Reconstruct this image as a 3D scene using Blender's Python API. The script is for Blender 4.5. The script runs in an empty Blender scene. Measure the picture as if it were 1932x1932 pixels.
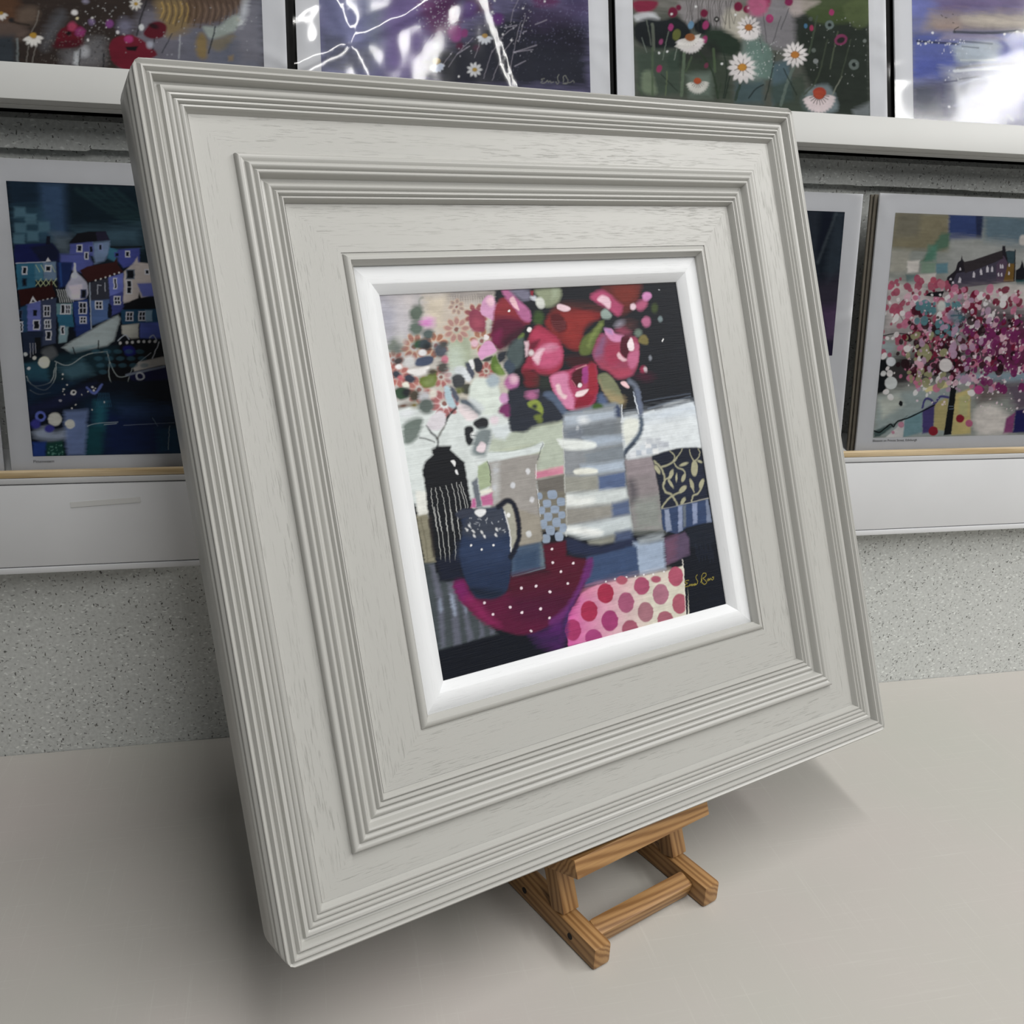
# A framed still life on a small pine easel, in front of a wall rack of mounted prints.
import bpy, math, random
import numpy as np
from mathutils import Matrix, Vector

S = bpy.context.scene
C = S.collection

# ------------------------------------------------------------------ camera, light, exposure
CAM_H = .638
cam = bpy.data.cameras.new('camera'); cam.sensor_width = 36; cam.sensor_fit = 'HORIZONTAL'
cam.lens = 1800 / 1932 * 36; cam.clip_start = .02
camo = bpy.data.objects.new('camera', cam); C.objects.link(camo)
R3 = ((0.974689, -0.035296, 0.220761), (-0.219173, -0.345637, 0.912414), (0.044099, -0.937704, -0.344624))   # world axes of image right, down, forward
camo.matrix_world = Matrix(((R3[0][0], -R3[0][1], -R3[0][2], 0), (R3[1][0], -R3[1][1], -R3[1][2], 0),
                            (R3[2][0], -R3[2][1], -R3[2][2], CAM_H), (0, 0, 0, 1)))
S.camera = camo
S.view_settings.view_transform = 'Standard'; S.view_settings.look = 'None'
S.view_settings.exposure = -0.12; S.view_settings.gamma = 1; S.view_settings.use_curve_mapping = False

world = bpy.data.worlds.new('room_light'); S.world = world; world.use_nodes = True
world.node_tree.nodes['Background'].inputs[0].default_value = (.93, .97, 1, 1)
world.node_tree.nodes['Background'].inputs[1].default_value = .075

def strip_light(x, y0, y1, z, width, watt, col):
    d = bpy.data.lights.new('ceiling_strip', 'AREA'); d.shape = 'RECTANGLE'; d.size = width; d.size_y = y1 - y0
    d.energy = watt; d.color = col
    o = bpy.data.objects.new('ceiling_strip', d); C.objects.link(o); o.location = (x, (y0 + y1) / 2, z)
strip_light(.40, -2.7, .75, 2.5, .14, 72, (1, .985, .96))
strip_light(2.80, -2.7, .75, 2.5, .30, 105, (1, .985, .96))
strip_light(4.00, -2.7, .75, 2.5, .50, 80, (1, .985, .96))

# ------------------------------------------------------------------ node helpers and materials
def mat(name):
    m = bpy.data.materials.new(name); m.use_nodes = True
    nt = m.node_tree; b = nt.nodes['Principled BSDF']
    return m, nt, b
def nd(nt, kind, **kw):
    n = nt.nodes.new(kind)
    for k, v in kw.items():
        if k in n.inputs: n.inputs[k].default_value = v
        else: setattr(n, k, v)
    return n
def ramp(nt, src, stops):
    r = nt.nodes.new('ShaderNodeValToRGB'); e = r.color_ramp.elements
    while len(e) < len(stops): e.new(.5)
    for q, (p, c) in zip(e, stops):
        q.position = p; q.color = (*c, 1) if len(c) == 3 else c
    nt.links.new(src, r.inputs[0]); return r
def coords(nt, scale=(1, 1, 1), rot=(0, 0, 0)):
    tc = nd(nt, 'ShaderNodeTexCoord'); mp = nd(nt, 'ShaderNodeMapping')
    mp.inputs['Scale'].default_value = scale; mp.inputs['Rotation'].default_value = rot
    nt.links.new(tc.outputs['Object'], mp.inputs[0]); return mp.outputs[0]
def noise(nt, vec, scale, detail=3, rough=.55):
    n = nd(nt, 'ShaderNodeTexNoise', Scale=scale, Detail=detail, Roughness=rough); nt.links.new(vec, n.inputs['Vector']); return n.outputs[0]
def mixc(nt, fac, a, b, mode='MIX'):
    m = nd(nt, 'ShaderNodeMix', data_type='RGBA', blend_type=mode)
    for s, v in ((m.inputs[0], fac), (m.inputs[6], a), (m.inputs[7], b)):
        if isinstance(v, (tuple, float, int)): s.default_value = (*v, 1) if isinstance(v, tuple) and len(v) == 3 else v
        else: nt.links.new(v, s)
    return m.outputs[2]
def bump(nt, b, h, strength, dist):
    n = nd(nt, 'ShaderNodeBump', Strength=strength, Distance=dist); nt.links.new(h, n.inputs['Height']); nt.links.new(n.outputs[0], b.inputs['Normal'])

def painted_wood(name, col, dark, rough=.42, grain=1.0):
    """sprayed open-grain wood: the long pores run along local X"""
    m, nt, b = mat(name); v = coords(nt, (55, 900, 900)); w = coords(nt, (7, 70, 70))
    n1 = noise(nt, v, 1, 4, .6); n2 = noise(nt, w, 1, 2)
    pores = ramp(nt, n1, [(.36, (1, 1, 1)), (.45, (0, 0, 0))])
    gate = ramp(nt, n2, [(.40, (.1, .1, .1)), (.60, (1, 1, 1))])
    f = mixc(nt, 1.0, pores.outputs[0], gate.outputs[0], 'MULTIPLY')
    f2 = nd(nt, 'ShaderNodeMath', operation='MULTIPLY'); f2.inputs[1].default_value = min(1, .5 * grain); nt.links.new(f, f2.inputs[0])
    nt.links.new(mixc(nt, f2.outputs[0], col, dark), b.inputs['Base Color']); b.inputs['Roughness'].default_value = rough
    inv = nd(nt, 'ShaderNodeMath', operation='SUBTRACT'); inv.inputs[0].default_value = 1; nt.links.new(f, inv.inputs[1])
    bump(nt, b, inv.outputs[0], .25 * grain, .0006); return m
def plain(name, col, rough=.5, var=.04, scale=30, spec=.5, bumpd=0):
    m, nt, b = mat(name); v = coords(nt); n = noise(nt, v, scale, 4)
    r = ramp(nt, n, [(.3, tuple(c * (1 - var) for c in col)), (.7, tuple(min(1, c * (1 + var)) for c in col))])
    nt.links.new(r.outputs[0], b.inputs['Base Color']); b.inputs['Roughness'].default_value = rough
    b.inputs['Specular IOR Level'].default_value = spec
    if bumpd: bump(nt, b, noise(nt, v, scale * 8, 2), .4, bumpd)
    return m
def speckled(name, base):
    """painted chipboard: pale ground, short dark and light flakes"""
    m, nt, b = mat(name); v = coords(nt)
    wob = nd(nt, 'ShaderNodeTexNoise', Scale=170, Detail=2); nt.links.new(v, wob.inputs['Vector'])
    wv = nd(nt, 'ShaderNodeVectorMath', operation='SCALE'); wv.inputs['Scale'].default_value = .006; nt.links.new(wob.outputs['Color'], wv.inputs[0])
    ad = nd(nt, 'ShaderNodeVectorMath', operation='ADD'); nt.links.new(v, ad.inputs[0]); nt.links.new(wv.outputs[0], ad.inputs[1])
    def flakes(scale, thr, keep, stretch, rot):
        mp = nd(nt, 'ShaderNodeMapping'); mp.inputs['Scale'].default_value = stretch; mp.inputs['Rotation'].default_value = (0, rot, 0)
        nt.links.new(ad.outputs[0], mp.inputs[0])
        vo = nd(nt, 'ShaderNodeTexVoronoi', Scale=scale); nt.links.new(mp.outputs[0], vo.inputs['Vector'])
        d = ramp(nt, vo.outputs['Distance'], [(thr * .6, (1, 1, 1)), (thr, (0, 0, 0))])
        sep = nd(nt, 'ShaderNodeSeparateColor'); nt.links.new(vo.outputs['Color'], sep.inputs[0])
        k = ramp(nt, sep.outputs[0], [(keep, (0, 0, 0)), (keep + .02, (1, 1, 1))])
        return mixc(nt, 1.0, d.outputs[0], k.outputs[0], 'MULTIPLY')
    n = noise(nt, v, 260, 3); g = ramp(nt, n, [(.3, tuple(c * .86 for c in base)), (.7, tuple(c * 1.1 for c in base))])
    c = g.outputs[0]
    c = mixc(nt, flakes(150, .34, .45, (1, 1, 2.1), .5), c, tuple(min(1, q * 1.32) for q in base))
    c = mixc(nt, flakes(160, .30, .55, (1, 1, 2.4), 1.1), c, tuple(q * .42 for q in base))
    c = mixc(nt, flakes(105, .20, .55, (2.4, 1, 1), .5), c, (.10, .10, .095))
    c = mixc(nt, flakes(112, .19, .50, (2.6, 1, 1), -.6), c, (.12, .115, .105))
    nt.links.new(c, b.inputs['Base Color']); b.inputs['Roughness'].default_value = .62
    bump(nt, b, noise(nt, v, 420, 2), .2, .0005); return m
def timber(name, light, dark, scale, rough=.45):
    """pine: growth rings cut lengthwise, grain along local X"""
    m, nt, b = mat(name); v = coords(nt, (1.6, 22, 22))
    warp = nd(nt, 'ShaderNodeTexNoise', Scale=1.3, Detail=2); nt.links.new(v, warp.inputs['Vector'])
    wv = nd(nt, 'ShaderNodeVectorMath', operation='SCALE'); wv.inputs['Scale'].default_value = .35; nt.links.new(warp.outputs['Color'], wv.inputs[0])
    ad = nd(nt, 'ShaderNodeVectorMath', operation='ADD'); nt.links.new(v, ad.inputs[0]); nt.links.new(wv.outputs[0], ad.inputs[1])
    w = nd(nt, 'ShaderNodeTexWave', Scale=scale, Distortion=2.2, Detail=2, wave_type='BANDS', bands_direction='DIAGONAL'); w.inputs['Detail Scale'].default_value = .7
    nt.links.new(ad.outputs[0], w.inputs['Vector'])
    r = ramp(nt, w.outputs[1], [(.1, light), (.62, tuple((a + d) / 2 for a, d in zip(light, dark))), (.92, dark)])
    f = noise(nt, coords(nt, (30, 900, 900)), 1, 2); fr = ramp(nt, f, [(.3, (.82, .8, .78)), (.6, (1, 1, 1))])
    nt.links.new(mixc(nt, 1.0, r.outputs[0], fr.outputs[0], 'MULTIPLY'), b.inputs['Base Color']); b.inputs['Roughness'].default_value = rough; return m
def table_laminate():
    m, nt, b = mat('pale_laminate'); v = coords(nt)
    base = ramp(nt, noise(nt, v, 3.2, 3), [(.30, (.452, .450, .408)), (.5, (.470, .450, .418)), (.72, (.488, .447, .425))])
    s1 = noise(nt, coords(nt, (7, 330, 1), (0, 0, .06)), 1, 4, .7); s2 = noise(nt, coords(nt, (330, 7, 1), (0, 0, -.12)), 1, 4, .7)
    k1 = ramp(nt, s1, [(.58, (0, 0, 0)), (.72, (1, 1, 1))]); k2 = ramp(nt, s2, [(.58, (0, 0, 0)), (.72, (1, 1, 1))])
    c = mixc(nt, k1.outputs[0], base.outputs[0], (.56, .55, .51)); c = mixc(nt, k2.outputs[0], c, (.56, .55, .51))
    half = mixc(nt, .42, base.outputs[0], c)
    sm = ramp(nt, noise(nt, coords(nt, (9, 3, 1), (0, 0, .9)), 1, 3), [(.66, (0, 0, 0)), (.8, (1, 1, 1))])
    nt.links.new(mixc(nt, mixc(nt, .25, (0, 0, 0), sm.outputs[0]), half, (.33, .32, .31)), b.inputs['Base Color'])
    b.inputs['Roughness'].default_value = .48; b.inputs['Specular IOR Level'].default_value = .35; return m
def picture(name, rough, spec, relief=0):
    """flat printed or painted colour carried by the sheet itself"""
    m, nt, b = mat(name); a = nd(nt, 'ShaderNodeVertexColor', layer_name='paint')
    nt.links.new(a.outputs[0], b.inputs['Base Color']); b.inputs['Roughness'].default_value = rough; b.inputs['Specular IOR Level'].default_value = spec
    if relief: bump(nt, b, noise(nt, coords(nt, (40, 900, 1)), 1, 3), relief, .0004)
    return m
def film():
    m, nt, b = mat('clear_film'); nt.nodes.remove(b); out = nt.nodes['Material Output']
    g = nd(nt, 'ShaderNodeBsdfGlossy', Roughness=.10); t = nd(nt, 'ShaderNodeBsdfTransparent'); fr = nd(nt, 'ShaderNodeFresnel', IOR=1.42)
    mx = nd(nt, 'ShaderNodeMixShader'); nt.links.new(fr.outputs[0], mx.inputs[0]); nt.links.new(t.outputs[0], mx.inputs[1]); nt.links.new(g.outputs[0], mx.inputs[2])
    nt.links.new(mx.outputs[0], out.inputs['Surface']); return m

M = dict(
    frame=painted_wood('greige_painted_oak', (.440, .438, .414), (.23, .228, .21), .40, 1.0),
    reed=painted_wood('greige_painted_reeds', (.440, .438, .414), (.27, .268, .248), .34, .22),
    slip=painted_wood('white_painted_oak', (.74, .755, .77), (.56, .57, .58), .5, .6),
    back=plain('brown_board', (.24, .18, .12), .8), panel=plain('panel_edge', (.5, .45, .38), .7),
    paint=picture('acrylic_paint', .5, .16, .5), ink=picture('printed_ink', .6, .1),
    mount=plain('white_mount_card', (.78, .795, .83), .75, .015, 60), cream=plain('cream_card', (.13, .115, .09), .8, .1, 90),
    film=film(), wall=speckled('speckled_board', (.555, .572, .555)),
    ledge=plain('white_melamine', (.66, .67, .685), .38, .02, 14), ledge_edge=plain('grey_edge_band', (.54, .55, .56), .4, .02, 20),
    rack=plain('white_rack_paint', (.53, .535, .52), .45, .015, 18), black=plain('black_board_and_shade', (.006, .006, .006), .9, 0),
    lip=timber('pale_softwood', (.58, .46, .29), (.46, .34, .18), 1.6), pine=timber('oiled_pine', (.40, .225, .088), (.235, .115, .038), 4.6),
    hole=plain('screw_recess', (.012, .009, .007), .8), tape=plain('matt_tape', (.615, .62, .61), .34, .02, 40),
    table=table_laminate(), grey=plain('grey_floor', (.3, .29, .28), .7), ink_grey=plain('caption_ink', (.17, .17, .18), .7))

# ------------------------------------------------------------------ mesh helpers
def link(name, me, m, parent=None, mtx=None, smooth=None):
    o = bpy.data.objects.new(name, me); C.objects.link(o); o.data.materials.append(m) if m else None
    if parent: o.parent = parent
    if mtx is not None: o.matrix_local = mtx
    if smooth is not None:
        me.shade_smooth(); me.set_sharp_from_angle(angle=math.radians(smooth))
    return o
def mesh(name, v, f):
    me = bpy.data.meshes.new(name); me.from_pydata([tuple(p) for p in v], [], f); me.update(); return me
def box_mesh(name, x0, x1, y0, y1, z0, z1, bev=.001):
    """box with every edge chamfered"""
    import bmesh
    bm = bmesh.new(); bmesh.ops.create_cube(bm, size=1)
    for q in bm.verts: q.co = Vector(((x0 + x1) / 2 + q.co.x * (x1 - x0), (y0 + y1) / 2 + q.co.y * (y1 - y0), (z0 + z1) / 2 + q.co.z * (z1 - z0)))
    if bev: bmesh.ops.bevel(bm, geom=bm.edges[:], offset=bev, segments=2, profile=.6, affect='EDGES')
    me = bpy.data.meshes.new(name); bm.to_mesh(me); bm.free(); return me
def box(name, m, ext, parent=None, mtx=None, bev=.001):
    return link(name, box_mesh(name, *ext, bev), m, parent, mtx, 40)
def tag(o, label, cat, group=None):
    o['label'] = label; o['category'] = cat
    if group: o['group'] = group
    return o
def empty(name, mtx):
    o = bpy.data.objects.new(name, None); C.objects.link(o); o.matrix_world = mtx; o.empty_display_size = .02; return o
def struct(o): o['kind'] = 'structure'; return o
def axes(x, y, z, p): return Matrix(((x[0], y[0], z[0], p[0]), (x[1], y[1], z[1], p[1]), (x[2], y[2], z[2], p[2]), (0, 0, 0, 1)))

# ------------------------------------------------------------------ flat pictures, painted dab by dab
def vnoise(rng, w, h, nx, ny):
    """smooth value noise, nx x ny cells over w x h samples"""
    g = rng.random((ny + 2, nx + 2)).astype(np.float32)
    x = np.linspace(0, nx, w, endpoint=False); y = np.linspace(0, ny, h, endpoint=False)
    xi = x.astype(int); yi = y.astype(int); fx = x - xi; fy = y - yi
    fx = fx * fx * (3 - 2 * fx); fy = fy * fy * (3 - 2 * fy)
    a = g[yi][:, xi]; b = g[yi][:, xi + 1]; c = g[yi + 1][:, xi]; d = g[yi + 1][:, xi + 1]
    return (a * (1 - fx) + b * fx) * (1 - fy)[:, None] + (c * (1 - fx) + d * fx) * fy[:, None]
def hexlin(s):
    c = np.array([int(s[i:i + 2], 16) for i in (0, 2, 4)], np.float32) / 255
    return np.where(c <= .04045, c / 12.92, ((c + .055) / 1.055) ** 2.4).astype(np.float32)
def smooth_closed(p, n=4):
    q = []
    m = len(p)
    for i in range(m):
        p0, p1, p2, p3 = p[i - 1], p[i], p[(i + 1) % m], p[(i + 2) % m]
        for k in range(n):
            t = k / n
            q.append(.5 * (2 * p1 + (p2 - p0) * t + (2 * p0 - 5 * p1 + 4 * p2 - p3) * t * t + (3 * p1 - p0 - 3 * p2 + p3) * t ** 3))
    return np.array(q)
def smooth_open(p, n=5):
    q = []
    for i in range(len(p) - 1):
        p0 = p[max(i - 1, 0)]; p1 = p[i]; p2 = p[i + 1]; p3 = p[min(i + 2, len(p) - 1)]
        for k in range(n):
            t = k / n
            q.append(.5 * (2 * p1 + (p2 - p0) * t + (2 * p0 - 5 * p1 + 4 * p2 - p3) * t * t + (3 * p1 - p0 - 3 * p2 + p3) * t ** 3))
    q.append(p[-1])
    return np.array(q)
def seg_dist(X, Y, pts, closed):
    d = np.full(X.shape, 1e9, np.float32); ins = np.zeros(X.shape, bool)
    n = len(pts)
    for i in range(n if closed else n - 1):
        ax, ay = pts[i]; bx, by = pts[(i + 1) % n]; ex, ey = bx - ax, by - ay
        l2 = ex * ex + ey * ey + 1e-9
        t = np.clip(((X - ax) * ex + (Y - ay) * ey) / l2, 0, 1)
        np.minimum(d, (X - ax - t * ex) ** 2 + (Y - ay - t * ey) ** 2, out=d)
        if closed and ay != by:
            c = (ay > Y) != (by > Y)
            ins ^= c & (X < ex * (Y - ay) / ey + ax)
    return np.sqrt(d), ins
def paint(text, nx, aspect, seed=1, warp=.7, streak=.06, bg='808080', grain=.03, mottle=.16):
    """flat picture painted stroke by stroke on an nx-wide lattice; returns (ny, nx, 3) linear colours"""
    rng = np.random.default_rng(seed)
    ny = int(round(nx * aspect)); u = 1000. / (nx - 1)
    X, Y = np.meshgrid(np.arange(nx, dtype=np.float32) * u, np.arange(ny, dtype=np.float32) * u)
    st = vnoise(rng, nx, ny, 14, ny // 3) - .5
    fine = vnoise(rng, nx, ny, nx // 5, ny // 5) - .5
    WX = X + warp * (4.0 * st + 1.5 * fine)
    WY = Y + warp * 1.2 * (vnoise(rng, nx, ny, nx // 7, ny // 7) - .5)
    img = np.empty((ny, nx, 3), np.float32); img[:] = hexlin(bg)
    rag = np.clip(vnoise(rng, nx, ny, 24, ny // 2), 0, 1)
    jobs = []
    for ln in text.strip().split('\n'):
        f = ln.split('|'); k, col = f[0], f[1]
        v = np.array([float(q) for q in f[2].split()]); soft = float(f[3]); al = float(f[4])
        pad = soft * 1.5 + warp * 3
        if k == 'S':                                   # sprinkle of small round dabs inside a four-sided field
            n, r0, r1, sd = [float(q) for q in f[5].split()]; rs = np.random.default_rng(int(sd)); q = v.reshape(4, 2)
            for _ in range(int(n)):
                s, t, r = rs.random(), rs.random(), r0 + (r1 - r0) * rs.random() ** 2
                c = (q[0] * (1 - s) + q[1] * s) * (1 - t) + (q[3] * (1 - s) + q[2] * s) * t
                jobs.append(('E', col, np.array([c[0], c[1], r, r * (.7 + .3 * rs.random()), 180 * rs.random()]), soft, al, f))
            continue
        jobs.append((k, col, v, soft, al, f))
    for k, col, v, soft, al, f in jobs:
        pad = soft * 1.5 + warp * 3
        if k == 'E':
            cx, cy, rx, ry, an = v; r = max(rx, ry); lo = (cx - r, cy - r); hi = (cx + r, cy + r)
        else:
            p = v.reshape(-1, 2)
            if k == 'B': p = smooth_closed(p)
            if k == 'L' and len(p) > 2: p = smooth_open(p)
            w = float(f[5]) / 2 if k == 'L' else 0
            lo = p.min(0) - w; hi = p.max(0) + w
        x0 = max(0, int((lo[0] - pad) / u)); x1 = min(nx, int((hi[0] + pad) / u) + 2)
        y0 = max(0, int((lo[1] - pad) / u)); y1 = min(ny, int((hi[1] + pad) / u) + 2)
        if x1 <= x0 or y1 <= y0: continue
        sl = np.s_[y0:y1, x0:x1]; x = WX[sl]; y = WY[sl]
        if k == 'E':
            t = math.radians(an); c, s = math.cos(t), math.sin(t)
            a = (x - cx) * c + (y - cy) * s; b = -(x - cx) * s + (y - cy) * c
            rx = max(rx, .6); ry = max(ry, .6)
            q = np.sqrt((a / rx) ** 2 + (b / ry) ** 2); sd = (q - 1) * min(rx, ry)
        elif k == 'L':
            d, _ = seg_dist(x, y, p, False); sd = d - w
        else:
            d, ins = seg_dist(x, y, p, True); sd = np.where(ins, -d, d)
        e = max(soft * .62, u * .7)
        cov = np.clip(.5 - sd / (2 * e) + (rag[sl] - .5) * min(.35, soft * .03), 0, 1) * al
        if k == 'G':
            gx0, gy0, gx1, gy1 = [float(q) for q in f[5].split()]
            l2 = (gx1 - gx0) ** 2 + (gy1 - gy0) ** 2
            t = np.clip(((x - gx0) * (gx1 - gx0) + (y - gy0) * (gy1 - gy0)) / l2, 0, 1)[..., None]
            ca, cb = col.split(); c = hexlin(ca) * (1 - t) + hexlin(cb) * t
        else:
            c = hexlin(col)
        img[sl] = img[sl] * (1 - cov[..., None]) + c * cov[..., None]
    mot = vnoise(rng, nx, ny, nx // 18, ny // 9) + .6 * vnoise(rng, nx, ny, nx // 6, ny // 4) - .8
    img *= (1 + streak * 2 * st + mottle * mot + grain * 2 * (rng.random((ny, nx)).astype(np.float32) - .5))[..., None]
    return np.clip(img, .002, 1)
def picture_sheet(name, text, nx, w, h, m, parent, mtx, seed, gain=1.0, sat=1.0, tint=(1, 1, 1), **kw):
    """a flat sheet w x h (local XY) whose lattice carries the painted colours"""
    img = paint(text, nx, h / w, seed, **kw)
    lum = (img * np.array([.2126, .7152, .0722], np.float32)).sum(-1, keepdims=True)
    img = np.clip((lum + (img - lum) * sat) * gain * np.array(tint, np.float32), 0, .95)
    ny = img.shape[0]
    X, Y = np.meshgrid(np.linspace(-w / 2, w / 2, nx), np.linspace(h / 2, -h / 2, ny))
    co = np.zeros((ny * nx, 3), np.float32); co[:, 0] = X.ravel(); co[:, 1] = Y.ravel()
    i = np.arange((ny - 1) * (nx - 1)); r, c = i // (nx - 1), i % (nx - 1); a = r * nx + c
    q = np.stack([a + nx, a + nx + 1, a + 1, a], 1).astype(np.int32)
    me = bpy.data.meshes.new(name); me.vertices.add(len(co)); me.vertices.foreach_set('co', co.ravel())
    me.loops.add(q.size); me.loops.foreach_set('vertex_index', q.ravel()); me.polygons.add(len(q))
    me.polygons.foreach_set('loop_start', np.arange(0, q.size, 4, dtype=np.int32)); me.update(calc_edges=True)
    at = me.color_attributes.new('paint', 'FLOAT_COLOR', 'POINT')
    rgba = np.ones((len(co), 4), np.float32); rgba[:, :3] = img.reshape(-1, 3); at.data.foreach_set('color', rgba.ravel())
    return link(name, me, m, parent, mtx)

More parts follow.
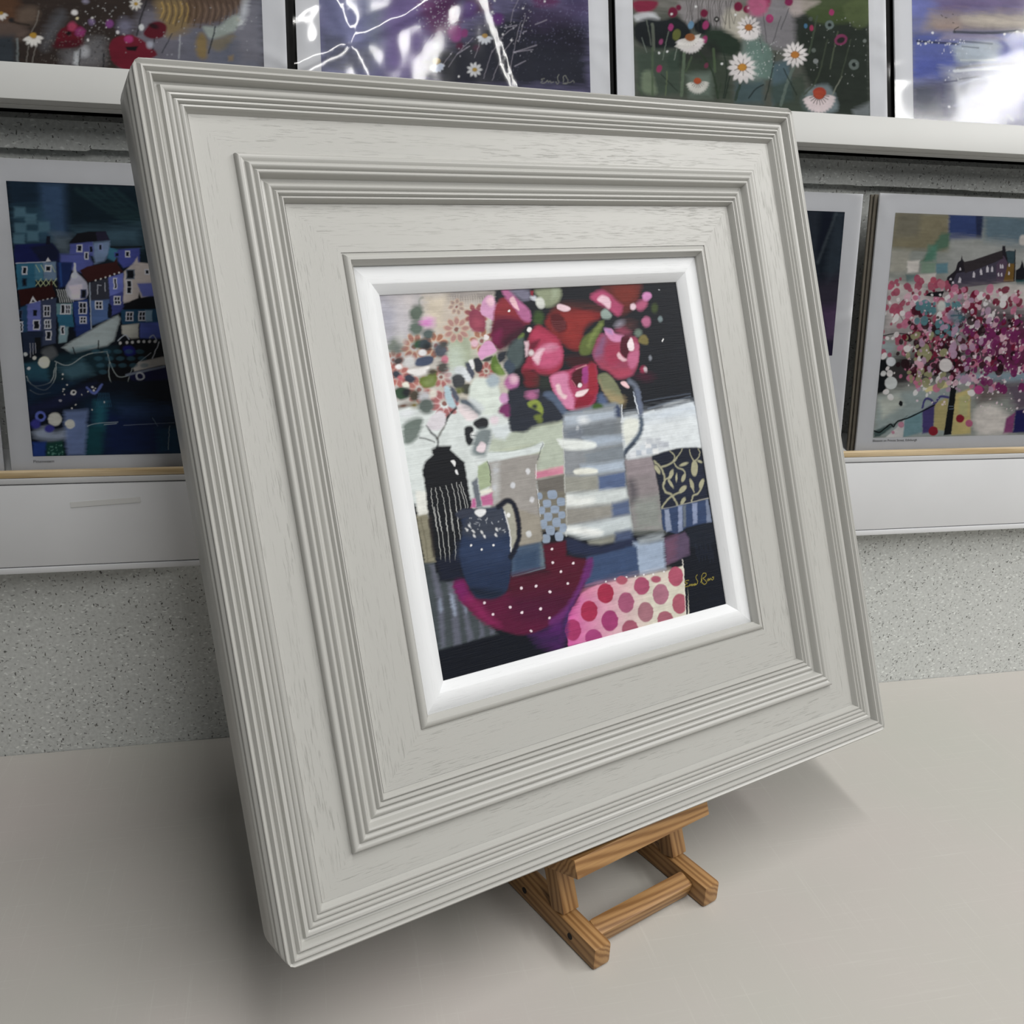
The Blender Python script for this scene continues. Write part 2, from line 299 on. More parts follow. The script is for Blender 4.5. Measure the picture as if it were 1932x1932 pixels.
# each line is one dab of colour: kind | colour | points, in thousandths of the sheet's width | edge softness | opacity | extra
ART_STILL_LIFE = """
P|11161f|-12 -80 1065 -52 1064 1066 -28 1038|0|1
G|b9b6bd c6c0b4|-22 -25 354 -26 366 138 323 373 -10 421|8|1|18 4 250 218
P|dbe3e2|-8 281 491 330 497 546 280 606 26 567 -15 533|10|1
P|e9eae4|12 515 57 522 52 592 7 585|6|1
P|e6eaea|678 395 981 369 1006 522 705 510|8|1
P|bcc4b0|268 396 520 371 497 546 363 535 246 512|6|1
P|b9c3b3|327 396 496 390 482 513 388 511 415 459 429 434 245 442 260 409|8|1
B|dfe6ea|719 391 800 388 993 374 997 516 899 514 848 516 704 520 708 447|10|1
B|c6d2e0|719 391 812 387 990 376 994 412 806 415 715 412|30|0.7
B|e4e8e0|716 405 769 407 766 437 743 460 710 478|12|1
L|1a2230|796 381 912 377 995 365|14|1|2.4
L|1a2230|719 391 790 387 869 378|10|1|1.7
L|20283a|840 386 994 372|8|1|1.2
L|8a98ac|813 379 988 358|6|0.6|1.2
L|7d8ba2|804 356 989 349|5|0.5|1.0
G|a9a9b6 c9c3c4|0 0 97 -1 99 104 1 135|20|1|4 60 89 46
B|c9c6cc|33 43 71 49 72 94 38 119 19 91|40|0.8
E|a7a8b8|18 61 24.6 14.0 103|20|0.7
P|d4c8b4|130 6 203 3 188 89 158 107 118 70|30|0.9
B|c9bdb1|187 35 265 31 254 113 204 120 173 108|30|0.8
P|7d7471|199 3 347 2 340 42 283 28 231 29 202 12|24|0.8
L|c8bfb4|204 13 203 32|4|0.8|1.0
L|c8bfb4|211 12 207 49|4|0.8|1.0
L|c8bfb4|219 10 215 45|4|0.8|1.0
L|c8bfb4|227 9 224 41|4|0.8|1.0
L|c8bfb4|234 8 232 38|4|0.8|1.0
L|c8bfb4|240 18 240 34|4|0.8|1.0
L|c8bfb4|248 16 244 51|4|0.8|1.0
L|c8bfb4|256 15 253 47|4|0.8|1.0
L|c8bfb4|264 14 261 43|4|0.8|1.0
L|c8bfb4|271 13 269 39|4|0.8|1.0
L|c8bfb4|279 11 278 35|4|0.8|1.0
L|c8bfb4|287 10 282 53|4|0.8|1.1
L|c8bfb4|293 20 290 49|4|0.8|1.1
L|c8bfb4|301 19 299 45|4|0.8|1.1
L|c8bfb4|309 17 307 41|4|0.8|1.1
L|c8bfb4|317 16 316 37|4|0.8|1.1
L|c8bfb4|325 15 320 55|4|0.8|1.1
L|c8bfb4|333 14 329 51|4|0.8|1.1
L|c8bfb4|341 12 337 47|4|0.8|1.1
B|a9b49c|189 121 228 111 251 132 243 201 209 214 171 205 171 156|24|0.95
B|c3d0c2|176 157 209 153 212 198 170 214|26|0.9
E|d8c3ac|184 97 13.8 8.1 -172|3|1
E|b58a84|184 97 11.9 6.7 -172|4|1
E|d8c3ac|196 83 12.5 9.0 -131|3|1
E|b58a84|196 83 10.7 7.4 -130|4|1
E|d8c3ac|214 79 12.8 8.8 107|3|1
E|b58a84|214 79 11.0 7.3 106|4|1
E|d8c3ac|230 85 14.2 8.0 144|3|1
E|b58a84|230 85 12.3 6.6 143|4|1
E|d8c3ac|237 100 14.5 7.9 173|3|1
E|b58a84|237 100 12.5 6.5 173|4|1
E|d8c3ac|230 116 13.3 8.6 -154|3|1
E|b58a84|230 116 11.5 7.1 -154|4|1
E|d8c3ac|215 125 12.4 9.2 -101|3|1
E|b58a84|215 125 10.6 7.6 -101|4|1
E|d8c3ac|196 124 13.5 8.3 127|3|1
E|b58a84|196 124 11.6 6.9 126|4|1
E|d8c3ac|184 113 14.3 7.8 158|3|1
E|b58a84|184 113 12.3 6.4 158|4|1
E|8f635d|209 102 6.8 5.8 162|3|1
E|d8c3ac|235 46 8.4 6.3 -172|3|1
E|a48d86|235 46 7.2 4.9 -167|4|1
E|d8c3ac|223 55 7.6 6.9 -89|3|1
E|a48d86|223 55 6.5 5.4 -96|4|1
E|d8c3ac|210 52 8.6 6.0 142|3|1
E|a48d86|210 52 7.4 4.7 139|4|1
E|d8c3ac|204 41 8.7 5.9 172|3|1
E|a48d86|204 41 7.5 4.6 174|4|1
E|d8c3ac|211 30 7.8 6.7 -150|3|1
E|a48d86|211 30 6.6 5.2 -141|4|1
E|d8c3ac|225 26 8.1 6.4 125|3|1
E|a48d86|225 26 6.9 5.0 118|4|1
E|d8c3ac|236 34 8.9 5.9 157|3|1
E|a48d86|236 34 7.7 4.6 157|4|1
E|8f635d|221 41 4.2 3.5 161|3|1
E|d8c3ac|306 144 13.6 8.2 -172|3|1
E|a8745f|306 144 11.7 6.8 -172|4|1
E|d8c3ac|292 158 12.1 9.3 -127|3|1
E|a8745f|292 158 10.4 7.7 -126|4|1
E|d8c3ac|272 160 12.6 8.8 120|3|1
E|a8745f|272 160 10.8 7.3 119|4|1
E|d8c3ac|258 150 13.8 7.9 156|3|1
E|a8745f|258 150 11.9 6.6 156|4|1
E|d8c3ac|256 133 13.4 8.2 -172|3|1
E|a8745f|256 133 11.5 6.8 -172|4|1
E|d8c3ac|270 119 11.9 9.2 -127|3|1
E|a8745f|270 119 10.3 7.7 -126|4|1
E|d8c3ac|290 116 12.7 8.8 120|3|1
E|a8745f|290 116 10.9 7.3 119|4|1
E|d8c3ac|305 127 14.0 8.0 156|3|1
E|a8745f|305 127 12.1 6.6 156|4|1
E|8f635d|281 138 6.6 5.6 165|3|1
E|d8c3ac|162 150 13.4 9.0 -164|3|1
E|a8715c|162 150 11.5 7.6 -164|4|1
E|d8c3ac|148 162 12.2 9.8 -117|3|1
E|a8715c|148 162 10.5 8.3 -117|4|1
E|d8c3ac|130 163 12.9 9.2 119|3|1
E|a8715c|130 163 11.1 7.8 118|4|1
E|d8c3ac|116 154 13.9 8.5 151|3|1
E|a8715c|116 154 11.9 7.2 151|4|1
E|d8c3ac|113 139 13.7 8.6 180|3|1
E|a8715c|113 139 11.8 7.2 180|4|1
E|d8c3ac|121 124 12.6 9.4 -145|3|1
E|a8715c|121 124 10.8 7.9 -144|4|1
E|d8c3ac|138 117 12.4 9.6 -84|3|1
E|a8715c|138 117 10.6 8.1 -85|4|1
E|d8c3ac|155 121 13.7 8.8 137|3|1
E|a8715c|155 121 11.8 7.4 136|4|1
E|d8c3ac|164 134 14.2 8.5 165|3|1
E|a8715c|164 134 12.2 7.2 166|4|1
E|8f635d|139 141 6.6 5.7 162|3|1
E|d8c3ac|102 146 14.1 8.7 -172|3|1
E|a9766a|102 146 12.2 7.4 -171|4|1
E|d8c3ac|90 160 12.9 9.5 -130|3|1
E|a9766a|90 160 11.1 8.0 -129|4|1
E|d8c3ac|72 164 13.1 9.2 106|3|1
E|a9766a|72 164 11.3 7.8 106|4|1
E|d8c3ac|56 158 14.2 8.5 143|3|1
E|a9766a|56 158 12.2 7.1 143|4|1
E|d8c3ac|49 143 14.3 8.4 173|3|1
E|a9766a|49 143 12.3 7.1 173|4|1
E|d8c3ac|55 127 13.3 9.0 -153|3|1
E|a9766a|55 127 11.4 7.6 -153|4|1
E|d8c3ac|71 117 12.7 9.5 -100|3|1
E|a9766a|71 117 10.9 8.0 -100|4|1
E|d8c3ac|89 118 13.8 8.8 126|3|1
E|a9766a|89 118 11.9 7.4 126|4|1
E|d8c3ac|101 130 14.7 8.4 158|3|1
E|a9766a|101 130 12.6 7.1 158|4|1
E|8f635d|76 140 6.9 6.0 161|3|1
E|c79c95|299 223 10.6 7.3 179|3|1
E|a9645f|299 223 9.1 5.9 -180|4|1
E|c79c95|291 235 9.7 8.0 -149|3|1
E|a9645f|291 235 8.3 6.5 -144|4|1
E|c79c95|276 238 9.4 8.1 118|3|1
E|a9645f|276 238 8.1 6.6 112|4|1
E|c79c95|263 232 10.4 7.3 153|3|1
E|a9645f|263 232 9.0 5.9 151|4|1
E|c79c95|260 220 10.5 7.2 179|3|1
E|a9645f|260 220 9.0 5.9 -180|4|1
E|c79c95|268 208 9.6 8.0 -149|3|1
E|a9645f|268 208 8.2 6.5 -144|4|1
E|c79c95|283 204 9.5 8.1 119|3|1
E|a9645f|283 204 8.1 6.6 113|4|1
E|c79c95|296 210 10.5 7.3 153|3|1
E|a9645f|296 210 9.1 6.0 151|4|1
E|8f635d|279 221 5.0 4.3 168|3|1
E|d8b0a6|96 261 14.2 8.3 -169|3|1
E|b0736b|96 261 12.2 7.0 -169|4|1
E|d8b0a6|84 274 13.0 9.0 -128|3|1
E|b0736b|84 274 11.2 7.5 -128|4|1
E|d8b0a6|66 278 13.1 8.9 104|3|1
E|b0736b|66 278 11.2 7.4 104|4|1
E|d8b0a6|50 271 14.0 8.2 143|3|1
E|b0736b|50 271 12.1 6.8 143|4|1
E|d8b0a6|44 256 14.2 8.0 175|3|1
E|b0736b|44 256 12.2 6.7 175|4|1
E|d8b0a6|50 240 13.4 8.6 -151|3|1
E|b0736b|50 240 11.5 7.2 -150|4|1
E|d8b0a6|65 230 12.7 9.1 -101|3|1
E|b0736b|65 230 11.0 7.6 -101|4|1
E|d8b0a6|84 232 13.7 8.5 126|3|1
E|b0736b|84 232 11.8 7.1 125|4|1
E|d8b0a6|96 244 14.6 8.1 159|3|1
E|b0736b|96 244 12.5 6.8 159|4|1
E|8f635d|70 254 6.8 6.0 165|3|1
E|d6aeb0|166 300 15.6 9.5 -177|3|1
E|a9696a|166 300 13.4 8.1 -177|4|1
E|d6aeb0|157 316 14.4 10.2 -142|3|1
E|a9696a|157 316 12.4 8.7 -142|4|1
E|d6aeb0|138 323 13.8 10.5 -88|3|1
E|a9696a|138 323 11.8 9.0 -88|4|1
E|d6aeb0|119 318 14.8 9.7 137|3|1
E|a9696a|119 318 12.7 8.3 137|4|1
E|d6aeb0|109 303 15.4 9.3 168|3|1
E|a9696a|109 303 13.3 7.9 168|4|1
E|d6aeb0|112 285 14.8 9.7 -161|3|1
E|a9696a|112 285 12.7 8.3 -161|4|1
E|d6aeb0|127 273 13.7 10.5 -117|3|1
E|a9696a|127 273 11.8 9.0 -117|4|1
E|d6aeb0|147 272 14.3 10.2 118|3|1
E|a9696a|147 272 12.3 8.7 118|4|1
E|d6aeb0|163 282 15.5 9.5 153|3|1
E|a9696a|163 282 13.4 8.1 153|4|1
E|8f635d|137 297 7.3 6.5 168|3|1
E|d9b5aa|33 227 11.6 8.3 -141|3|1
E|b5706a|33 227 10.0 6.9 -140|4|1
E|d9b5aa|18 233 11.4 8.4 -87|3|1
E|b5706a|18 233 9.8 7.0 -87|4|1
E|d9b5aa|3 229 12.2 7.8 135|3|1
E|b5706a|3 229 10.5 6.4 134|4|1
E|d9b5aa|-5 217 12.6 7.5 166|3|1
E|b5706a|-5 217 10.8 6.2 166|4|1
E|d9b5aa|-3 202 11.9 7.9 -161|3|1
E|b5706a|-3 202 10.3 6.6 -161|4|1
E|d9b5aa|9 192 11.2 8.5 -114|3|1
E|b5706a|9 192 9.7 7.0 -114|4|1
E|d9b5aa|26 191 11.9 8.1 117|3|1
E|b5706a|26 191 10.2 6.7 116|4|1
E|d9b5aa|38 199 12.7 7.6 151|3|1
E|b5706a|38 199 11.0 6.3 151|4|1
E|d9b5aa|41 213 12.6 7.7 -179|3|1
E|b5706a|41 213 10.8 6.4 -178|4|1
E|8f635d|18 212 6.0 5.3 162|3|1
E|d6b3a8|159 237 11.0 7.5 -154|3|1
E|ab6a68|159 237 9.4 6.1 -152|4|1
E|d6b3a8|144 245 10.3 8.0 -94|3|1
E|ab6a68|144 245 8.8 6.5 -95|4|1
E|d6b3a8|128 241 11.2 7.3 137|3|1
E|ab6a68|128 241 9.6 5.9 136|4|1
E|d6b3a8|120 229 11.6 7.0 170|3|1
E|ab6a68|120 229 10.0 5.7 171|4|1
E|d6b3a8|125 214 10.8 7.5 -154|3|1
E|ab6a68|125 214 9.3 6.1 -152|4|1
E|d6b3a8|139 206 10.2 8.0 -93|3|1
E|ab6a68|139 206 8.8 6.5 -94|4|1
E|d6b3a8|155 210 11.3 7.3 137|3|1
E|ab6a68|155 210 9.7 5.9 136|4|1
E|d6b3a8|163 222 11.8 7.0 170|3|1
E|ab6a68|163 222 10.2 5.7 171|4|1
E|8f635d|141 226 5.5 4.8 165|3|1
E|d2b0a4|30 171 10.3 6.9 179|3|1
E|a8655e|30 171 8.9 5.6 -180|4|1
E|d2b0a4|22 183 9.4 7.6 -138|3|1
E|a8655e|22 183 8.1 6.1 -136|4|1
E|d2b0a4|8 187 9.6 7.4 109|3|1
E|a8655e|8 187 8.2 6.0 107|4|1
E|d2b0a4|-5 181 10.3 6.8 147|3|1
E|a8655e|-5 181 8.9 5.5 147|4|1
E|d2b0a4|-8 168 10.2 6.9 179|3|1
E|a8655e|-8 168 8.8 5.6 -180|4|1
E|d2b0a4|-1 156 9.3 7.5 -138|3|1
E|a8655e|-1 156 8.0 6.1 -136|4|1
E|d2b0a4|14 152 9.6 7.4 109|3|1
E|a8655e|14 152 8.2 6.0 107|4|1
E|d2b0a4|27 158 10.4 6.9 147|3|1
E|a8655e|27 158 9.0 5.6 147|4|1
E|8f635d|11 170 4.9 4.4 160|3|1
E|d8c3ac|253 58 13.0 8.4 -166|3|1
E|9a5a5c|253 58 11.2 7.0 -165|4|1
E|d8c3ac|269 46 11.7 9.4 -109|3|1
E|9a5a5c|269 46 10.1 7.8 -109|4|1
E|d8c3ac|289 46 13.1 8.5 129|3|1
E|9a5a5c|289 46 11.3 7.0 128|4|1
E|d8c3ac|301 58 14.1 7.9 162|3|1
E|9a5a5c|301 58 12.2 6.6 162|4|1
E|d8c3ac|299 76 13.2 8.4 -166|3|1
E|9a5a5c|299 76 11.4 7.0 -165|4|1
E|d8c3ac|283 88 11.8 9.4 -110|3|1
E|9a5a5c|283 88 10.2 7.8 -110|4|1
E|d8c3ac|263 88 13.0 8.5 129|3|1
E|9a5a5c|263 88 11.2 7.0 128|4|1
E|d8c3ac|251 75 13.9 7.8 162|3|1
E|9a5a5c|251 75 11.9 6.5 162|4|1
E|8f635d|276 67 6.6 5.6 163|3|1
E|5d6b60|99 52 23.2 18.7 128|10|1
E|617067|91 92 21.4 18.5 159|10|1
L|6d7c70|110 33 115 16 124 11|6|0.7|3.2
E|e0a6d8|130 77 17.2 14.1 167|16|1
E|d56ec4|118 80 9.5 3.8 -178|10|1
E|52605f|123 109 17.3 13.1 163|8|1
E|30523a|92 134 18.9 12.3 179|8|1
E|35434a|109 135 19.1 14.2 176|8|1
E|23282c|114 143 10.8 9.3 162|10|1
E|7b847a|21 133 23.9 17.2 129|14|1
E|c9c8c6|43 117 13.6 11.9 124|18|0.9
E|6d7570|26 141 14.4 11.2 174|16|1
E|515763|152 155 21.0 18.6 154|10|1
E|4b4d4d|163 140 13.1 7.6 166|8|1
E|eeeef2|97 157 12.2 8.5 178|4|1
B|45506a|74 174 101 167 128 171 120 187 96 194 71 189|5|1
E|d4d5d6|55 177 16.8 14.8 161|10|1
E|c97a8e|160 181 12.2 10.2 131|5|1
E|443f40|24 174 14.6 9.2 158|7|1
E|efeeee|24 189 9.2 7.1 176|4|1
B|f0edec|49 199 81 196 111 195 102 209 75 216 51 210|5|1
E|4c4a47|150 201 17.4 15.1 165|10|1
E|39404c|13 208 12.3 10.2 172|6|1
E|3a4050|48 222 15.0 11.6 -167|6|1
E|efeee0|35 238 9.4 8.3 163|4|1
E|c76d74|23 218 8.3 7.4 162|6|1
B|6d7d33|76 224 98 218 123 207 129 225 116 247 86 250 77 239|6|1
B|86965a|89 233 117 220 118 239 95 247|12|0.8
E|4b473a|116 210 12.7 7.6 -179|8|1
B|2f4a36|1 248 21 242 43 253 36 270 13 275 2 265|6|1
E|1f252a|34 258 12.5 11.1 164|8|1
E|4a4338|55 268 16.8 14.9 165|8|1
E|7a6d3c|49 292 12.4 7.6 -177|10|1
E|c6c8ce|82 274 16.9 15.0 166|10|1
E|e2ddd2|108 267 11.7 10.3 120|8|1
E|6b5345|18 291 20.6 6.5 172|8|1
E|5f6a66|83 299 23.3 20.7 167|10|1
E|dfe4e8|25 312 22.7 9.3 176|8|1
B|dfe5ea|184 206 211 202 233 229 223 246 205 235 192 224|6|1
E|c9d2d6|185 225 21.9 17.3 175|26|0.7
B|4a5060|219 195 235 196 243 222 233 239 222 215|6|1
B|eef0f0|231 190 247 187 245 207 238 212|4|1
B|3f4347|171 232 186 222 205 227 210 247 198 262 175 258|6|1
B|42453c|202 252 220 250 231 265 219 279 202 278 193 267|6|1
E|69703c|186 268 12.0 8.7 179|9|1
B|dee8e0|223 260 240 238 272 238 305 255 312 292 307 335 253 340 235 318 215 292|8|1
B|a9b8c2|276 241 296 229 315 240 313 260 289 266 277 257|10|1
B|b6d0dc|145 253 160 254 166 282 170 310 154 310 143 288|6|1
B|565c6c|162 254 174 259 185 288 174 298 165 278|6|1
B|5b6672|187 290 210 294 239 318 238 334 219 332 190 306|8|1
B|d2dade|211 288 234 296 256 322 237 328 219 307|10|0.9
B|8e3d55|260 54 279 49 295 60 304 84 292 113 266 110 252 99 252 77|6|1
E|a34a5f|274 90 18.9 16.7 142|14|1
B|d8a0c8|292 52 306 27 326 14 345 25 346 50 330 84 315 77 298 68|4|1
B|f0c6d6|315 29 333 16 344 30 328 46|8|1
E|f1eaec|297 129 8.7 7.4 165|3|1
E|e3bccb|258 143 11.6 10.3 147|6|1
L|c9ccc6|319 81 317 101|3|1|2.5
E|e9e2e6|318 106 6.1 4.9 114|3|1
B|2c2f38|248 185 264 184 272 201 264 220 248 221 246 203|5|1
B|3b403c|271 191 305 180 305 191 288 197|5|1
E|d9a0c6|240 204 0.0 0.0 166|3|1
P|181d25|348 0 374 -1 365 39 342 38|8|1
B|8a2338|343 42 377 24 404 27 445 92 419 103 340 138 311 128 328 85|8|1
B|8a2c34|346 54 371 28 392 41 407 66 374 80 339 78|18|0.9
B|5a1233|329 82 367 76 421 91 423 107 390 131 356 163 327 171 310 136|14|1
B|761448|313 130 328 115 349 111 343 134 328 151 315 144|12|1
B|3c1126|351 139 398 113 417 115 378 145 351 163|14|1
B|b96a9a|369 3 397 3 420 30 450 62 447 92 422 87 407 62 383 28|8|1
B|7c7a90|397 3 456 3 456 29 434 34 415 21|12|1
B|eebfcb|390 30 405 21 416 56 412 60 400 49|4|1
B|c9cdd8|459 25 477 22 479 36 467 34|6|1
P|8c2436|463 7 475 7 470 22 463 19|4|1
B|8e977c|483 4 564 3 560 34 535 53 502 54 486 24|10|1
B|d3d6d0|475 32 495 27 505 42 497 58 480 55|6|1
P|a9b59c|539 4 561 4 552 27 531 33|14|0.7
E|fafafa|383 60 3.6 2.9 164|2|1
E|385027|476 85 20.2 17.3 126|10|1
B|7c1f22|497 95 524 67 564 55 637 69 697 80 683 101 646 103 620 135 598 184 566 180 529 150 502 120|10|1
B|8f2826|557 81 636 77 668 96 621 127 593 167 558 152 552 118|20|0.9
B|4d2422|553 48 641 48 701 59 698 76 638 65 562 65 516 75|16|0.8
B|521018|517 79 550 77 567 103 566 123 537 130 519 112|8|1
L|8f5058|519 96 536 99 566 98|3|0.5|0.9
L|8f5058|518 102 535 104 565 103|3|0.5|0.9
L|8f5058|517 107 534 110 564 107|3|0.5|0.9
L|8f5058|516 113 533 115 563 112|3|0.5|0.9
L|8f5058|515 119 532 120 562 117|3|0.5|0.9
L|8f5058|514 124 531 125 562 121|3|0.5|0.9
B|efd0da|545 52 558 49 588 60 585 68 566 71 545 62|4|1
E|f0eded|440 116 8.2 6.8 167|3|1
B|657b3c|398 136 417 125 419 133 402 144|6|1
B|4b5a5c|349 175 377 148 412 139 413 159 400 203 373 221 356 199|10|1
B|3c4a5a|337 204 357 195 374 217 356 237 340 226|8|1
B|262c36|324 175 355 169 345 194 323 203|10|1
B|57742c|299 195 316 178 322 197 335 224 338 234 315 234 297 221|6|1
B|7f9a4c|311 208 328 213 334 234 315 234|10|0.8
E|e0c2d4|263 145 0.0 0.0 165|3|1
B|dda0cc|263 173 281 148 298 139 311 142 323 165 312 174 286 182 271 189|4|1
B|a02b48|429 148 455 113 476 106 502 124 534 150 540 184 530 225 503 245 473 249 446 241 429 229 397 235 397 221 422 190|8|1
B|b8385a|442 130 473 118 500 132 525 154 495 160 461 158|16|0.8
B|6d1630|433 156 468 146 461 158 434 177|8|1
B|c9567f|442 185 470 163 507 159 536 176 530 208 502 229 463 228 436 213|12|1
B|d88aa8|469 169 504 161 525 171 493 181 474 179|14|0.9
B|efc8d6|438 191 458 176 478 174 465 191 451 215 438 205|8|1
E|e9dfe2|432 182 9.2 7.9 163|6|1
P|e2c2cc|417 149 432 148 419 190 412 191|6|1
B|6a1a26|396 225 443 241 439 275 399 275 397 247|10|1
B|b37aa6|389 301 413 289 439 287 432 303 404 312 394 311|6|1
E|b56aa0|354 259 23.4 19.8 170|8|1
E|e8bccf|363 250 14.1 11.9 170|10|1
E|d9a2cc|322 301 14.2 12.3 118|8|1
B|7a2a62|306 323 332 318 332 344 300 341|10|1
B|6f7a32|395 322 413 311 432 317 444 341 441 355 412 346 394 336|6|1
E|3c4438|413 338 10.9 9.9 157|8|1
E|2a332c|465 269 31.4 20.4 -179|20|0.7
B|3d0e18|546 203 637 208 656 243 578 245|16|0.8
B|b23f66|482 256 509 244 549 241 586 231 622 230 647 236 639 305 621 342 577 358 537 356 502 334 488 300|8|1
B|d884ac|484 258 513 246 545 251 541 284 550 314 553 352 524 349 500 330 491 300|10|1
B|8c1430|554 333 587 305 636 292 637 313 610 345 575 358 552 356|10|1
B|9c2035|621 234 647 236 638 309 607 311|10|1
B|4a0f1c|556 256 580 237 606 233 594 268 582 292 561 286|8|1
B|a33c86|600 239 618 238 610 277 592 280|6|1
B|f0cdd4|499 280 512 279 515 302 530 314 519 321 500 303|6|1
B|f4dfe2|562 307 583 302 608 302 588 317 562 319|4|1
E|f6eef0|580 287 7.6 6.2 173|3|1
L|d9909c|577 239 614 231|4|1|2.3
L|c46a7c|556 271 565 290|4|1|1.8
B|5d6b33|597 186 613 156 651 133 695 105 701 114 673 151 639 195 607 201|8|1
L|85954f|633 174 653 148 688 116|12|0.8|9.3
B|8fa09a|697 80 717 70 735 91 722 101 699 97|6|1
B|9a3f5c|643 200 666 159 690 143 733 163 810 159 815 203 798 250 771 276 722 278 689 254 661 241|8|1
B|8a5a80|649 194 676 160 699 148 694 174 678 206 650 213|14|0.9
B|a83052|690 182 741 177 737 228 693 237|14|0.8
B|b0405a|668 231 707 247 769 256 754 277 712 273|14|0.8
B|d68cb8|700 131 724 131 737 146 768 153 754 169 727 169 706 153|6|1
B|b388bb|699 127 723 133 726 148 706 140|8|1
B|4c0d22|758 158 772 155 787 162 768 222 746 207 746 188|5|1
B|f3e2e8|776 179 793 161 800 181 796 200 778 199|4|1
B|e9c0ca|729 214 739 202 750 218 767 226 748 229|5|1
B|c4688e|772 211 812 201 803 237 780 255 766 243|8|1
P|b35f7e|804 174 818 186 812 203 796 202|6|1
B|96405c|738 140 751 126 778 127 796 146 768 153|14|0.8
E|9c98a8|758 118 18.9 8.5 168|10|0.8
E|5f3a3a|795 124 21.6 12.9 179|20|0.7
B|5c2220|715 9 734 -4 855 -4 859 18 829 61 797 85 763 92 738 56|14|1
B|b0466e|667 30 709 15 738 27 761 49 780 63 769 88 752 94 729 73 686 52|10|1
B|f0c6d6|690 42 709 30 731 37 738 54 727 71 707 55|6|1
B|7a2a20|753 6 840 2 826 47 780 58|20|0.8
B|d48bc0|859 38 874 28 893 31 895 42 877 54 863 56|6|1
B|b5587c|828 65 853 51 876 58 858 79 836 81|10|1
E|edd0dc|818 69 11.2 9.4 158|5|1
E|3c4a25|900 77 14.8 12.1 120|8|1
E|76868a|915 112 9.8 8.5 133|5|1
E|b8698e|859 117 17.7 15.1 155|7|1
E|f4f4f4|912 177 5.1 2.7 118|2|1
E|c9cdd2|928 22 2.8 1.3 180|2|1
E|9aa0ac|853 228 7.8 5.9 111|5|0.7
E|6f8076|822 149 13.8 10.7 171|8|1
B|7b7140|819 169 838 155 855 165 852 184 837 185 822 178|6|1
E|a02c50|819 260 12.5 10.6 165|8|1
E|cfc0c8|828 261 8.7 6.8 70|5|1
E|45102a|819 282 24.5 10.8 -177|20|0.9
B|efc8cc|727 292 744 290 757 305 753 311 738 305|4|1
B|7c8062|646 270 670 259 692 267 717 304 727 347 717 357 687 352 662 316|6|1
B|b09a72|670 316 726 339 723 356 687 352|24|0.8
B|a5886c|654 275 658 307 668 325 658 307|10|0.6
B|54627c|451 305 469 296 488 304 506 335 526 364 494 361|8|1
B|56688c|637 326 657 319 669 350 634 355|12|0.9
B|7c8794|532 358 696 349 690 382 530 366|10|1
E|3a5a22|631 357 19.2 12.6 -178|7|1
L|6b7486|762 292 781 309 785 340 781 390|10|1|16.8
L|aab4c4|769 325 773 361 776 389|4|1|3.8
L|67728a|785 326 785 369 784 389|10|1|16.9
L|dfe6ee|769 337 774 368 775 390|3|1|3.4
L|566474|781 406 781 423 770 448 746 469 716 489 699 504|8|1|15.9
L|2c3648|740 477 709 497 697 511|8|1|8.1
P|8f949a|503 368 693 367 625 721 454 693|6|1
P|8f9498|578 361 714 358 696 480 692 585 690 732 513 703|6|1
P|3f4c68|686 366 702 355 712 368 707 394 681 393|6|1
L|e6ecf2|719 358 713 390 708 409|3|1|2.8
P|b4c0ce|505 369 692 369 687 396 506 402|14|0.9
E|e6ebef|574 390 17.6 10.4 -177|12|1
E|eef2f6|548 413 9.4 5.4 103|4|1
E|eef2f6|561 421 5.2 3.5 104|3|1
P|727b88|505 408 686 404 677 448 502 437|18|0.9
P|72797f|570 407 705 404 702 449 562 448|18|0.8
P|7c8690|560 483 703 473 696 523 559 519|14|0.8
P|a9b7c8|563 439 702 447 704 468 558 470|14|0.9
B|e9efec|474 437 489 435 591 453 604 469 572 474 496 465|8|1
P|b3c2d4|539 516 693 523 693 549 533 545|12|0.9
B|eef0e6|517 526 557 527 594 536 584 547 517 540|6|1
P|9a9a90|460 537 593 553 584 598 460 590|14|0.9
P|56688e|595 557 692 555 686 602 589 601|8|1
P|d4dcdc|443 590 686 604 693 635 633 643 465 628|14|0.95
B|edf1ee|459 592 507 606 568 615 552 631 478 626|14|1
P|97948c|445 628 627 644 621 680 435 684|14|0.9
P|58688a|628 642 692 639 689 682 620 684|12|1
P|c9d3d8|433 683 682 689 687 722 588 715 430 699|14|0.9
P|c9d3d6|453 690 687 693 686 726 573 737 499 724 454 700|16|0.9
B|ecf0ee|456 686 505 692 575 714 565 727 513 718 461 700|12|1
P|8f9086|522 735 621 734 617 753 565 754 525 746|12|1
P|4a5878|622 728 686 728 679 761 616 757|14|1
B|232c48|451 716 486 726 532 749 595 758 686 756 685 786 602 788 526 783 466 767 446 744|10|1
L|1a1f2e|457 763 527 779 590 784|12|0.8|5.8
L|d4d8d4|471 608 464 644 452 708|5|0.8|3.1
L|b4b8b4|698 554 692 639 685 731|5|0.7|2.4
P|a09c98|243 454 408 467 392 493 384 518 377 634 373 680 215 654|6|1
P|9c9894|275 466 401 470 388 513 380 593 252 574|20|0.8
B|dbe4e4|208 450 245 442 322 448 384 443 427 434 407 460 333 465 249 469 232 461 204 471|5|1
L|8fa094|247 443 322 447 426 436|3|0.7|1.0
L|48504c|423 440 410 461 398 482|4|1|1.5
P|c4c6c6|249 471 274 470 255 571 235 582|14|0.8
E|d8dade|360 510 8.5 7.0 107|4|1
E|cfd2d8|305 542 8.4 7.9 122|4|1
E|d2d3d8|358 590 8.1 7.7 121|4|1
E|cdd1d8|259 493 8.6 6.7 -177|6|0.7
E|cdd1d8|245 540 7.9 6.7 107|6|0.7
